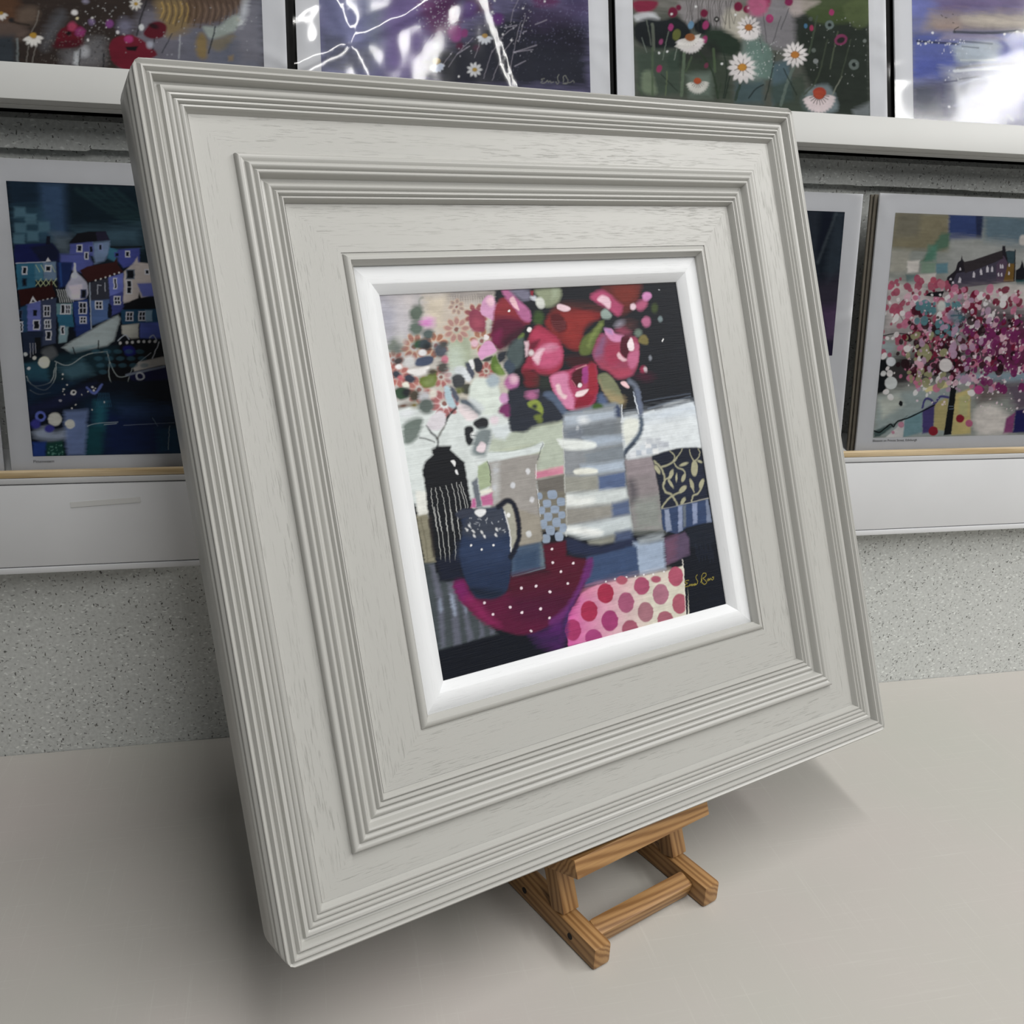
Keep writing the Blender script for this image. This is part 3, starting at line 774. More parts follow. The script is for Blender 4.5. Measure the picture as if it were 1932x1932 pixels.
L|cfd4d4|207 475 205 461 232 465|8|0.8|7.0
P|a9b896|207 475 238 465 242 494 237 533 199 543 200 508|5|1
P|efeee0|199 543 236 540 238 550 200 555|6|1
P|c66d9c|199 557 237 552 234 586 199 584|6|1
L|222a20|238 467 242 490 237 525|3|1|1.7
P|cf7f9a|384 514 478 512 477 533 384 535|7|1
P|e6a0b2|429 512 478 512 476 524 427 522|10|0.7
L|f0eef0|390 495 383 535|3|1|1.5
P|6f6b66|384 536 477 535 470 592 381 573|8|1
P|7a766a|379 571 472 584 454 693 371 680|8|1
L|e8eaec|382 565 377 640|3|1|1.7
L|d8dcd8|498 397 487 484 471 586|4|0.7|1.8
B|94a4ba|380 577 384 574 393 576 395 581 393 590 389 593 380 592 378 587|3|1
B|94a4ba|414 576 422 573 439 575 444 582 441 595 433 599 416 596 411 590|3|1
B|94a4ba|393 600 400 597 415 599 419 605 417 616 410 619 395 617 391 611|3|1
B|94a4ba|440 601 448 598 462 600 466 606 464 619 457 622 442 620 438 614|3|1
B|94a4ba|378 617 383 614 394 616 396 621 394 632 389 635 379 634 376 628|3|1
B|94a4ba|415 621 423 617 438 620 443 626 441 637 433 640 417 638 413 632|3|1
B|94a4ba|390 636 397 633 412 635 416 641 413 655 406 658 392 656 388 649|3|1
B|94a4ba|437 640 443 637 457 639 460 644 458 655 452 658 439 656 435 651|3|1
B|94a4ba|374 655 381 651 392 653 395 660 393 673 387 677 375 675 372 668|3|1
B|94a4ba|416 656 423 652 437 654 441 661 438 674 431 678 417 676 414 669|3|1
B|94a4ba|390 673 397 670 412 673 417 678 415 688 407 691 392 688 388 683|3|1
B|94a4ba|436 676 442 672 454 674 457 680 455 691 449 694 437 692 434 687|3|1
P|6f6b66|286 577 286 577 286 577|1|1
B|94a4ba|375 655 381 651 392 652 396 659 393 672 387 676 375 674 372 668|3|1
B|94a4ba|415 657 423 654 437 656 441 662 439 675 431 679 417 676 413 670|3|1
B|94a4ba|390 677 398 674 413 676 417 683 415 695 407 698 392 695 388 689|3|1
B|94a4ba|437 676 443 673 454 674 457 681 455 693 449 696 438 695 435 688|3|1
B|94a4ba|374 696 381 692 394 695 398 701 395 715 388 718 375 716 371 709|3|1
B|94a4ba|416 697 424 693 438 695 442 702 440 716 432 720 418 717 414 710|3|1
P|9c968a|282 596 375 639 373 703 364 712 261 711|8|1
E|cfd2d4|331 683 9.4 9.1 160|4|1
P|4c607a|270 712 364 712 369 735 365 784 256 786|8|1
P|2f4562|272 727 351 728 347 780 261 783|20|0.8
P|6c7c84|361 714 372 720 365 782 353 782|10|0.8
L|93a6b6|258 789 365 785|3|1|1.3
P|8d8588|699 522 796 523 805 546 805 577 807 651 799 749 690 732 692 639 694 575|7|1
P|8e948f|702 641 806 643 799 749 695 733|30|0.9
B|4f4c54|698 582 719 585 728 623 700 653 693 635|20|0.8
P|9c9096|703 524 793 525 803 546 800 574 699 575|16|0.6
P|d4dae0|707 508 736 494 796 466 870 488 849 508 794 521 710 521|8|1
P|e6eaf0|721 502 741 503 740 519 719 518|5|0.85
P|b3bdcc|746 498 767 500 765 516 744 514|5|0.85
P|e6eaf0|765 499 786 501 784 517 763 516|5|0.85
P|b9c3d0|784 498 805 500 804 516 782 515|5|0.85
P|eef0f2|783 479 803 480 802 496 781 495|5|0.85
P|b4bcc8|806 486 827 487 825 503 804 502|5|0.85
P|c3c9d2|832 482 853 484 851 500 830 499|5|0.85
P|eef0f2|809 501 829 503 828 519 807 518|5|0.85
P|c9cfd6|823 470 844 472 842 488 821 487|5|0.85
P|b6bcc6|851 487 872 488 870 504 848 503|5|0.85
P|c6ccd4|790 469 811 470 809 486 788 485|5|0.85
P|c9d2da|762 485 783 486 781 502 760 501|5|0.85
P|171d2e|802 524 848 516 900 511 980 517 995 525 994 681 894 682 803 686 809 612|5|1
P|20283e|833 561 987 569 983 677 825 672|30|0.7
L|aba98c|807 540 827 562 836 590 833 607 825 619 832 637 852 649 865 673 869 683|5|1|6.3
L|aba98c|831 560 856 557 881 549 894 540|4|1|5.4
L|aba98c|881 547 887 532 873 517|4|1|3.5
L|aba98c|891 541 910 528 921 516|4|1|3.0
L|aba98c|882 556 891 570 912 580 918 594 905 612|4|1|4.0
L|aba98c|890 646 867 649 843 657 820 671 808 682|4|1|5.0
L|aba98c|829 608 840 599 854 596|4|1|3.4
L|aba98c|949 522 951 542 960 557|4|1|3.0
L|aba98c|984 524 990 536 978 552 962 559|4|1|3.1
L|aba98c|975 642 957 660 936 664 927 680|4|1|5.1
L|aba98c|941 653 938 637|4|1|3.5
E|aba98c|958 581 24.6 13.7 103|3|1
E|aba98c|863 587 16.4 7.3 128|3|1
E|aba98c|856 614 16.1 5.3 -117|3|1
E|aba98c|882 600 12.1 3.9 102|3|1
E|aba98c|910 604 14.2 6.9 129|3|1
E|aba98c|899 638 16.3 8.1 156|3|1
E|aba98c|937 628 16.7 7.4 -99|3|1
E|aba98c|977 632 16.8 8.6 130|3|1
E|aba98c|918 563 16.9 4.9 172|3|1
E|aba98c|893 674 13.5 6.6 141|3|1
E|aba98c|983 563 10.0 4.2 -159|3|1
E|aba98c|813 565 15.9 7.3 -119|3|1
L|e2e0d0|806 686 851 687 908 684 994 681|4|0.8|2.0
P|324468|803 686 902 685 993 683 994 756 888 757 848 770 799 749|5|1
P|8d98b2|816 690 833 691 832 755 809 757|5|1
P|8b97b6|871 687 888 688 873 762 855 765|5|1
P|67707c|889 688 902 688 889 753 877 755|5|1
P|8a96b6|928 687 948 688 936 749 918 751|5|1
P|77839c|984 684 993 684 994 756 973 755|5|1
P|0d131f|888 777 933 756 996 763 1006 1016 838 1017 854 849|6|1
B|161d2a|883 772 920 760 996 763 990 821 891 818|10|1
L|27324a|916 813 911 844|3|0.6|1.0
L|27324a|920 822 915 856|3|0.6|1.0
L|27324a|925 831 919 869|3|0.6|1.0
L|27324a|934 817 928 856|3|0.6|1.0
L|27324a|939 826 932 868|3|0.6|1.0
L|27324a|943 835 941 855|3|0.6|1.0
L|27324a|953 820 945 867|3|0.6|1.0
L|27324a|957 829 954 854|3|0.6|1.0
L|27324a|962 838 958 867|3|0.6|1.0
L|27324a|972 823 962 879|3|0.6|1.0
L|27324a|976 833 971 866|3|0.6|1.0
L|27324a|981 842 975 878|3|0.6|1.0
P|5a4a64|797 778 881 769 894 792 887 840 854 845 791 854|8|1
P|7a4f66|797 780 848 775 830 839 791 851|20|0.6
P|9fb0c8|681 767 741 779 794 779 785 866 686 867 677 833|12|1
P|a4adb4|702 760 795 758 794 779 704 777|14|0.8
P|3b4f72|514 783 682 778 682 864 541 857 489 862|10|1
P|2c4262|655 778 686 783 682 862 650 862|16|0.7
P|3a4e72|508 782 691 782 683 865 485 864|8|1
G|d862a8 d9d4c4|415 929 469 878 530 865 782 873 865 869 848 1026 398 1017|4|1|424 935 712 978
G|e08aa8 d8c8c0|470 874 522 865 797 874 790 906 621 895 492 891|30|0.7|494 879 729 890
E|a82c4c|554 895 29.2 29.0 -148|3|1
E|ac2c52|488 934 30.0 29.3 84|3|1
E|a23a72|554 976 30.4 29.5 84|3|1
E|a83468|424 975 30.4 27.2 95|3|1
E|a8587a|621 936 30.2 29.1 96|3|1
E|ac5070|687 899 28.7 26.8 -170|3|1
E|a4707c|686 978 30.2 29.3 91|3|1
E|ac7488|752 938 30.1 29.4 100|3|1
E|a4566c|621 1015 29.3 26.0 -164|3|1
E|a8407c|489 1012 29.5 24.6 -164|3|1
E|a8606c|755 1013 30.1 22.3 -167|3|1
E|b0586c|619 869 20.7 12.6 -169|3|1
E|b05a70|743 890 18.9 10.7 -170|3|1
E|b0546c|819 896 30.0 28.9 108|3|1
E|ac5a6c|818 980 30.4 29.0 99|3|1
E|ac7084|752 937 30.5 29.9 100|3|1
E|a46070|753 1015 27.3 24.9 -165|3|1
P|0d131f|859 844 877 847 843 1019 837 1017|2|1
P|efe9e2|854 849 858 850 837 1015 834 1014|3|0.6
E|f4f4f8|562 862 2.8 2.3 -169|2|1
E|f4f4f8|595 861 2.8 2.3 -170|2|1
E|f4f4f8|638 863 2.9 2.3 -170|2|1
E|f4f4f8|669 867 2.9 2.3 -170|2|1
E|f4f4f8|702 868 2.9 2.3 -170|2|1
E|f4f4f8|736 873 3.0 2.4 -170|2|1
E|f4f4f8|777 873 3.0 2.4 -171|2|1
P|3f484c|1 704 39 705 36 759 60 767 77 766 170 911 -2 874|8|1
P|434b50|5 705 38 711 37 761 79 769 97 838 186 935 110 934 1 937 0 780|8|1
P|656878|18 713 33 714 40 807 24 929 13 932 22 800|9|0.9
P|656878|59 769 79 769 80 808 70 935 49 935 60 811|9|0.9
P|656878|91 821 102 831 109 928 92 933|9|0.9
P|656878|136 889 144 903 142 930 128 931|9|0.9
P|656878|163 913 176 923 173 931 162 930|9|0.9
B|9aa6bc|61 806 70 806 70 852 63 855|8|0.9
B|8f9cb0|27 809 33 806 33 833 25 839|8|0.8
B|8a96ac|97 838 104 844 99 860|8|0.7
P|0a101c|2 939 109 936 186 935 233 938 388 975 380 1019 -1 1019|7|1
B|59206c|283 956 336 952 399 920 380 1019 316 994 299 972|24|0.8
P|2a1c42|286 967 380 977 375 1003 296 990|20|0.7
B|5c1238|78 772 109 769 127 793 144 820 219 827 419 812 497 818 467 855 414 911 337 948 265 953 211 933 141 886 94 830 80 796|7|1
B|7a1a62|78 772 109 770 120 804 130 821 111 833 87 817|14|0.9
B|8a1f58|101 816 131 820 166 872 198 914 160 902 116 850|18|0.8
P|560f28|370 719 447 722 442 764 507 789 528 786 503 838 451 849 368 792|8|1
B|52122a|247 788 364 790 506 793 480 854 439 909 368 895 258 852 239 829|20|0.9
B|4a0f32|260 843 399 860 445 879 412 924 315 924 251 891|40|0.8
B|6a2a70|507 791 529 792 515 830 490 852 465 879 434 908 405 935 359 946 352 932 404 910 446 875 477 839|10|0.95
B|4c2c6e|405 931 441 897 417 933 405 985 396 983|14|0.8
E|f2e4ea|397 737 4.1 3.4 -172|2|1
E|f2e4ea|393 775 4.1 3.4 -171|2|1
E|f2e4ea|461 789 4.2 3.5 -171|2|1
E|f2e4ea|416 805 4.1 3.4 -170|2|1
E|f2e4ea|432 842 4.1 3.5 -169|2|1
E|f2e4ea|327 829 4.0 3.4 -168|2|1
E|f2e4ea|279 826 3.9 3.4 -168|2|1
E|f2e4ea|369 854 4.0 3.4 -168|2|1
E|f2e4ea|330 895 4.0 3.4 -166|2|1
E|f2e4ea|269 892 3.9 3.3 -165|2|1
E|f2e4ea|354 925 4.0 3.4 -165|2|1
E|f2e4ea|288 948 3.9 3.4 -164|2|1
E|f2e4ea|234 870 3.8 3.3 -166|2|1
E|f0dfe8|158 842 4.0 3.5 -165|2|1
E|f0dfe8|235 870 4.1 3.5 -166|2|1
E|f0dfe8|179 878 4.0 3.5 -164|2|1
E|f0dfe8|270 892 4.1 3.5 -165|2|1
E|f0dfe8|331 894 4.2 3.6 -166|2|1
E|f0dfe8|279 825 4.1 3.6 -168|2|1
E|f0dfe8|327 829 4.2 3.6 -168|2|1
E|f0dfe8|368 854 4.3 3.6 -168|2|1
P|10131a|77 414 95 407 136 410 134 421 146 436 168 460 168 509 166 581 159 645 35 625 41 511 41 463 53 444 79 428|6|1
P|0c1119|43 544 170 562 154 756 32 737|5|1
B|f3f4f4|128 451 139 451 139 466 133 462|3|1
B|eef0f2|137 476 143 479 143 490 137 486|3|1
L|c6c8c6|58 515 54 542 55 584 56 628|2|1|1.4
L|c6c8c6|70 515 71 544 67 574 68 630|2|1|1.4
L|c6c8c6|83 515 88 541 88 577 84 633|2|1|1.4
L|c6c8c6|101 514 105 539 103 582 100 636|2|1|1.4
L|c6c8c6|119 512 123 540 121 582 119 633|2|1|1.4
L|c6c8c6|134 510 135 547 135 583|2|1|1.4
L|c6c8c6|142 517 147 551 149 581|2|1|1.4
L|c6c8c6|147 511 154 550 157 582|2|1|1.4
L|c6c8c6|58 565 57 630 53 704|2|1|1.4
L|c6c8c6|68 580 69 632 66 711|2|1|1.4
L|c6c8c6|89 577 85 642 78 716|2|1|1.4
L|c6c8c6|105 579 102 668 94 713|2|1|1.4
L|c6c8c6|122 578 119 632 119 661|2|1|1.4
P|141b30|38 699 110 704 108 764 40 761|14|0.8
P|8a8672|2 579 36 579 35 683 37 707 5 705|6|1
P|2a2426|37 581 45 589 37 695 31 691|8|0.9
L|6a6654|14 588 17 642 14 703|5|1|1.6
L|2a2c30|97 409 99 386 85 369 76 351|6|1|5.2
L|4c4840|101 386 126 356 143 331|6|1|4.0
L|23242a|130 347 148 328 169 312|5|1|5.3
L|2a2c30|50 379 70 385 89 395|5|1|2.4
B|e0dbe2|77 342 112 316 132 322 133 344 112 364 86 362|6|1
B|6b7872|10 342 44 328 66 333 52 366 27 389 3 385|10|1
B|717c78|11 361 45 357 37 379 11 384|16|0.7
B|ecdfe2|174 309 196 305 231 334 222 349 197 348 179 327|6|1
L|8f979c|195 311 222 324 234 333|14|0.7|10.3
B|24262c|216 356 243 345 261 355 255 374 232 378 218 368|6|1
B|1f2328|185 369 209 367 212 391 199 413 184 412|6|1
E|eef2f2|212 391 11.1 8.9 179|6|1
L|3a4244|201 390 220 394|3|1|1.7
B|6d7a7e|223 381 263 381 261 405 241 438 230 451 200 445 196 429|12|0.9
B|efdfe6|212 427 228 411 242 422 232 439 215 437|5|1
P|d6dfe2|267 374 325 372 330 393 303 414 270 406|10|1
B|272d3a|341 285 408 291 390 389 343 396 325 380|10|1
B|252b38|338 285 445 295 502 358 497 382 428 387 345 396 327 372|10|1
B|8a9a3e|395 321 416 312 435 322 443 344 436 357 426 346 413 339 398 331|6|1
B|6d7a34|409 359 434 357 432 379 416 376|8|1
E|2c3530|417 333 8.1 6.1 179|6|1
E|d29ccb|322 302 14.2 12.3 118|8|1
B|7c2f68|305 328 321 315 334 321 328 352 316 353|10|1
E|b86a98|411 300 18.9 12.1 -178|10|1
E|ecdde6|280 357 13.6 11.8 173|8|1
B|54647e|451 304 472 297 496 312 516 347 504 360 483 327|10|1
P|6c747e|180 515 198 505 199 586 181 586|6|1
P|c66a9e|172 559 183 560 181 586 166 583|5|1
B|20304e|132 634 134 607 175 590 228 592 260 593 270 628 273 675 264 734 249 791 231 825 195 836 162 832 133 820 115 775 108 727 115 678|6|1
B|3a4150|145 609 175 592 228 594 257 599 267 632 265 668 191 675 129 649|16|0.95
B|2e4062|125 668 266 684 254 752 156 744 112 717|30|0.6
B|121c2c|121 792 167 805 227 823 195 836 162 832 133 820|14|0.8
B|353b4c|116 591 141 583 173 590 150 606 124 606|5|1
L|141a2a|249 593 276 582 293 588 303 613 304 654 296 689 279 716 262 735|7|1|13.5
P|a9a89a|264 598 279 588 292 594 295 653 291 688 267 720 273 673 270 628|5|1
L|eceef0|266 610 272 665 266 720|4|1|3.0
E|eceeee|277 621 6.4 6.3 150|3|1
L|141a2a|249 593 276 582 293 588 303 613 304 654 296 689 279 716 262 735|6|1|12.6
B|eef0f2|174 596 188 590 208 595 206 605 191 612 179 606|4|1
E|a6abb4|181 617 2.5 1.1 -161|2|0.8
E|a6abb4|175 643 2.1 1.2 -156|2|0.8
E|a6abb4|243 633 2.2 1.7 156|2|0.8
E|a6abb4|159 645 3.2 1.5 -143|2|0.8
E|a6abb4|208 620 3.8 2.0 112|2|0.8
E|a6abb4|245 653 2.3 1.8 -97|2|0.8
E|a6abb4|171 628 3.8 1.0 -164|2|0.8
E|a6abb4|223 635 2.7 1.6 -114|2|0.8
E|a6abb4|266 636 2.4 1.3 130|2|0.8
E|a6abb4|183 633 3.2 1.4 113|2|0.8
E|a6abb4|256 629 1.5 1.2 168|2|0.8
E|a6abb4|222 632 2.1 1.3 92|2|0.8
E|a6abb4|155 625 3.8 1.9 -99|2|0.8
E|a6abb4|255 662 3.8 1.3 -141|2|0.8
E|a6abb4|204 623 2.3 2.1 -140|2|0.8
E|a6abb4|157 610 1.9 1.6 177|2|0.8
E|a6abb4|187 618 4.1 1.5 -138|2|0.8
E|a6abb4|162 611 1.8 1.6 -177|2|0.8
E|a6abb4|155 637 2.1 1.9 173|2|0.8
E|a6abb4|206 630 2.3 1.1 -96|2|0.8
E|a6abb4|243 652 1.4 1.2 -169|2|0.8
E|a6abb4|177 625 4.0 1.1 -163|2|0.8
E|a6abb4|254 658 4.5 1.4 174|2|0.8
E|a6abb4|234 650 1.6 1.2 175|2|0.8
E|a6abb4|241 654 3.2 1.8 -129|2|0.8
E|a6abb4|256 665 1.9 1.4 134|2|0.8
E|a6abb4|257 665 1.4 1.2 152|2|0.8
E|e6e8ea|142 639 5.2 2.9 -126|3|0.9
E|e6e8ea|152 630 5.2 2.9 -126|3|0.9
E|e6e8ea|161 647 5.3 2.9 -127|3|0.9
E|e6e8ea|162 659 5.3 2.9 -126|3|0.9
E|e6e8ea|186 653 5.3 2.9 -127|3|0.9
E|e6e8ea|192 666 5.3 2.9 -127|3|0.9
E|e6e8ea|233 654 5.4 3.0 -127|3|0.9
E|e6e8ea|228 668 5.4 3.0 -127|3|0.9
E|f4f4f4|147 683 3.3 2.9 -173|2|1
E|f4f4f4|177 699 3.3 2.9 -172|2|1
E|f4f4f4|215 694 3.3 2.9 -173|2|1
L|b8a83c|867 917 856 916 852 920 860 924 850 928 850 934 866 934|1.2|1|1.2
L|b8a83c|866 934 868 930 870 934 873 931 874 935|1.2|1|1.2
L|b8a83c|874 935 877 931 878 936 882 932 883 936|1.2|1|1.2
L|b8a83c|889 932 885 933 885 936 889 935 890 932 891 936|1.2|1|1.3
L|b8a83c|903 907 898 910 896 916 900 924 898 932 892 935 889 931|1.2|1|1.3
L|b8a83c|911 932 917 922 913 931|1.2|1|1.3
L|b8a83c|916 936 918 919 926 907 937 908 939 914 930 920 923 922 932 931 935 938 926 941 918 935|1.2|1|1.3
L|b8a83c|943 927 939 929 940 933 944 931 944 927 946 932|1.2|1|1.3
L|b8a83c|946 932 948 928 949 932 953 927|1.2|1|1.3
L|b8a83c|955 928 955 932|1.2|1|1.3
L|b8a83c|967 926 961 925 965 930 960 934 957 931|1.2|1|1.3
"""
ART_POPPIES = """
P|3a302c|-128 -58 1325 -233 1288 874 -173 948|0|1
P|4a3c34|-128 -58 1043 -199 1023 363 -152 499|60|1
G|7a7884 6a7488|599 461 1005 404 996 658 534 689|40|1|652 551 999 586
P|8c8a94|887 414 999 405 1000 634 914 640|40|0.7
B|6a4a34|55 444 203 447 215 499 206 546 155 573 49 596|30|0.9
B|6c5c50|211 503 251 485 275 498 263 538 216 545|20|1
B|6a5a52|121 552 192 539 240 566 218 595 118 602|20|1
P|3c444c|133 589 197 585 200 676 129 681|20|1
B|66686e|291 562 329 506 355 492 350 535 318 591 295 623 281 617|26|0.8
B|7c7c80|353 619 397 608 428 579 465 569 479 587 469 666 351 674|30|0.8
P|c4c8cc|382 625 397 620 393 671 377 664|8|1
E|c0c2c8|413 623 15.7 12.6 105|14|1
E|8c8ca4|544 528 24.4 21.5 123|20|0.8
L|8a9496|207 595 204 676|5|0.8|5.9
L|9c968e|277 498 267 537 251 569|3|0.7|2.6
L|8f8a84|240 616 235 647 231 670|3|1|2.2
L|8f8a84|263 618 255 645 250 669|3|1|2.2
L|222226|401 616 395 671|3|1|3.0
L|22252a|474 626 472 673|3|1|3.8
L|2a2420|195 539 216 545 245 547|5|1|5.2
E|2c2a2c|192 535 9.5 8.1 154|6|1
B|6a1426|326 590 341 555 379 533 415 545 413 576 390 605 332 613|6|1
E|b84468|378 542 16.0 14.1 121|8|1
E|9c3c7c|403 558 17.1 15.0 148|8|1
E|1c1416|367 565 8.2 6.8 159|5|1
B|501020|322 598 406 581 401 608 324 618|8|0.7
B|7a1a30|493 602 520 572 554 558 576 568 572 674 506 655|6|1
E|e8e6e2|274 586 12.1 6.6 -176|2|1
E|e8e6e2|270 596 11.9 6.7 -138|2|1
E|e8e6e2|261 603 12.6 6.3 -104|2|1
E|e8e6e2|252 604 13.3 6.0 103|2|1
E|e8e6e2|243 600 13.4 5.9 127|2|1
E|e8e6e2|238 592 12.8 6.2 153|2|1
E|b8902e|256 580 11.2 9.2 161|2|1
E|e8e6e2|173 519 8.3 4.7 -164|2|1
E|e8e6e2|169 525 8.4 4.6 -126|2|1
E|e8e6e2|163 529 9.0 4.3 -95|2|1
E|e8e6e2|156 529 9.4 4.1 111|2|1
E|e8e6e2|150 525 9.3 4.2 135|2|1
E|e8e6e2|148 519 8.7 4.4 162|2|1
E|b8902e|161 515 6.5 5.4 159|2|1
E|f0ecec|387 495 10.5 9.0 154|5|1
E|e8dcae|395 514 5.0 4.4 140|3|1
E|ecebe6|442 509 4.8 4.2 122|3|1
E|8e7aa6|440 522 10.5 9.2 122|8|1
E|8e4c94|496 524 13.8 12.1 123|6|1
E|e6e4e8|522 550 6.3 5.1 105|3|1
E|a09cb4|424 455 9.7 7.6 163|8|1
E|f0f0f0|426 583 4.7 3.6 102|2|1
S|dcdcdc|411 461 551 449 546 574 406 585|1.5|0.8|40 0.8 2.7 3
S|20201f|119 590 517 561 513 663 115 689|1.5|0.5|120 1.1 3.4 5
S|9a9690|280 559 499 543 494 664 275 679|1.5|0.45|160 0.8 1.9 6
S|5a544e|248 466 485 447 480 564 243 581|1.5|0.5|90 1.1 3.0 7
B|8f7a52|651 433 760 424 805 456 744 526 686 554 660 503|24|0.95
B|6a5444|761 389 924 375 928 434 861 488 803 504 751 496|24|0.9
L|c9a85c|668 438 672 467 662 491|3|0.8|3.5
L|4a3a2c|676 431 682 466 670 502|3|0.8|2.9
L|c9a85c|688 441 692 465 682 500|3|0.8|3.5
L|4a3a2c|696 429 702 464 690 509|3|0.8|2.9
L|c9a85c|707 444 712 464 702 508|3|0.8|3.5
L|4a3a2c|716 428 722 463 709 515|3|0.8|2.9
L|c9a85c|728 433 733 462 722 487|3|0.8|3.5
L|4a3a2c|736 426 742 461 729 521|3|0.8|2.9
L|c9a85c|748 436 753 460 742 496|3|0.8|3.5
L|4a3a2c|756 425 762 460 750 503|3|0.8|2.9
L|8c7460|768 439 773 459 762 504|3|0.8|3.5
L|4a3a2c|776 423 782 458 770 510|3|0.8|2.9
L|8c7460|788 428 793 457 783 483|3|0.8|3.5
L|4a3a2c|797 421 802 456 790 516|3|0.8|2.9
L|8c7460|808 431 813 456 803 492|3|0.8|3.5
L|4a3a2c|817 420 823 455 811 498|3|0.8|2.9
L|8c7460|829 434 834 454 823 500|3|0.8|3.5
L|4a3a2c|837 418 843 453 831 504|3|0.8|2.9
L|8c7460|849 423 854 452 844 479|3|0.8|3.5
L|4a3a2c|858 416 863 452 851 511|3|0.8|2.9
L|8c7460|869 426 874 451 864 487|3|0.8|3.5
L|4a3a2c|878 415 884 450 872 493|3|0.8|3.0
L|8c7460|890 429 895 449 884 496|3|0.8|3.6
L|4a3a2c|899 413 904 448 892 499|3|0.8|3.0
L|8c7460|911 418 915 447 905 475|3|0.8|3.6
L|4a3a2c|919 411 925 447 912 505|3|0.8|3.0
B|7a1a30|493 598 517 567 562 558 601 572 644 616 592 641 514 646|6|1
B|641427|605 543 631 511 660 504 681 519 669 553 635 564 610 557|6|1
E|b03a7c|556 571 14.9 12.6 158|5|1
P|160e12|544 597 586 592 577 609 549 608|4|1
E|30121a|639 521 16.5 8.5 -164|6|1
E|e6e4de|595 449 8.2 4.2 173|2|1
E|e6e4de|592 458 7.8 4.4 -140|2|1
E|e6e4de|585 463 8.3 4.1 -95|2|1
E|e6e4de|576 462 8.8 3.9 120|2|1
E|e6e4de|571 456 8.5 4.0 154|2|1
E|e6e4de|571 447 7.8 4.4 -165|2|1
E|e6e4de|577 440 8.0 4.3 -116|2|1
E|e6e4de|586 437 8.6 4.0 103|2|1
E|e6e4de|593 441 8.8 3.9 136|2|1
E|c09a30|583 450 6.2 5.0 162|2|1
E|cfd4d6|929 482 7.5 5.1 -179|2|1
E|cfd4d6|926 488 7.2 5.2 -143|2|1
E|cfd4d6|921 491 7.4 5.1 -107|2|1
E|cfd4d6|916 493 7.8 4.8 101|2|1
E|cfd4d6|910 491 8.0 4.7 124|2|1
E|cfd4d6|907 487 7.9 4.7 146|2|1
E|c08a38|917 477 7.6 6.1 164|2|1
B|a9b4ae|803 510 849 506 897 467 927 465 907 514 859 542 824 550 810 533|10|0.9
B|96804e|775 560 796 534 812 563 807 617 778 613|12|0.9
B|8a8068|830 556 895 527 900 545 852 590 823 580|14|0.8
P|9c8a70|880 606 898 599 894 620 880 621|8|1
L|c4c8ce|724 546 715 623|4|0.7|4.7
L|2a3038|840 507 830 550 814 599|3|1|4.1
L|2c2c30|620 436 598 496 582 556|4|1|4.6
L|26282e|638 564 631 600|3|1|3.5
L|3c4048|698 542 680 573 661 609|3|1|2.9
S|d8dce2|488 446 994 405 986 605 481 639|1.5|0.5|50 0.9 2.3 9
E|dfe4ea|939 446 36.8 10.4 102|16|0.7
E|e2e6e8|598 528 10.8 8.9 107|4|1
E|b0b4c2|623 585 12.3 10.9 124|8|1
"""
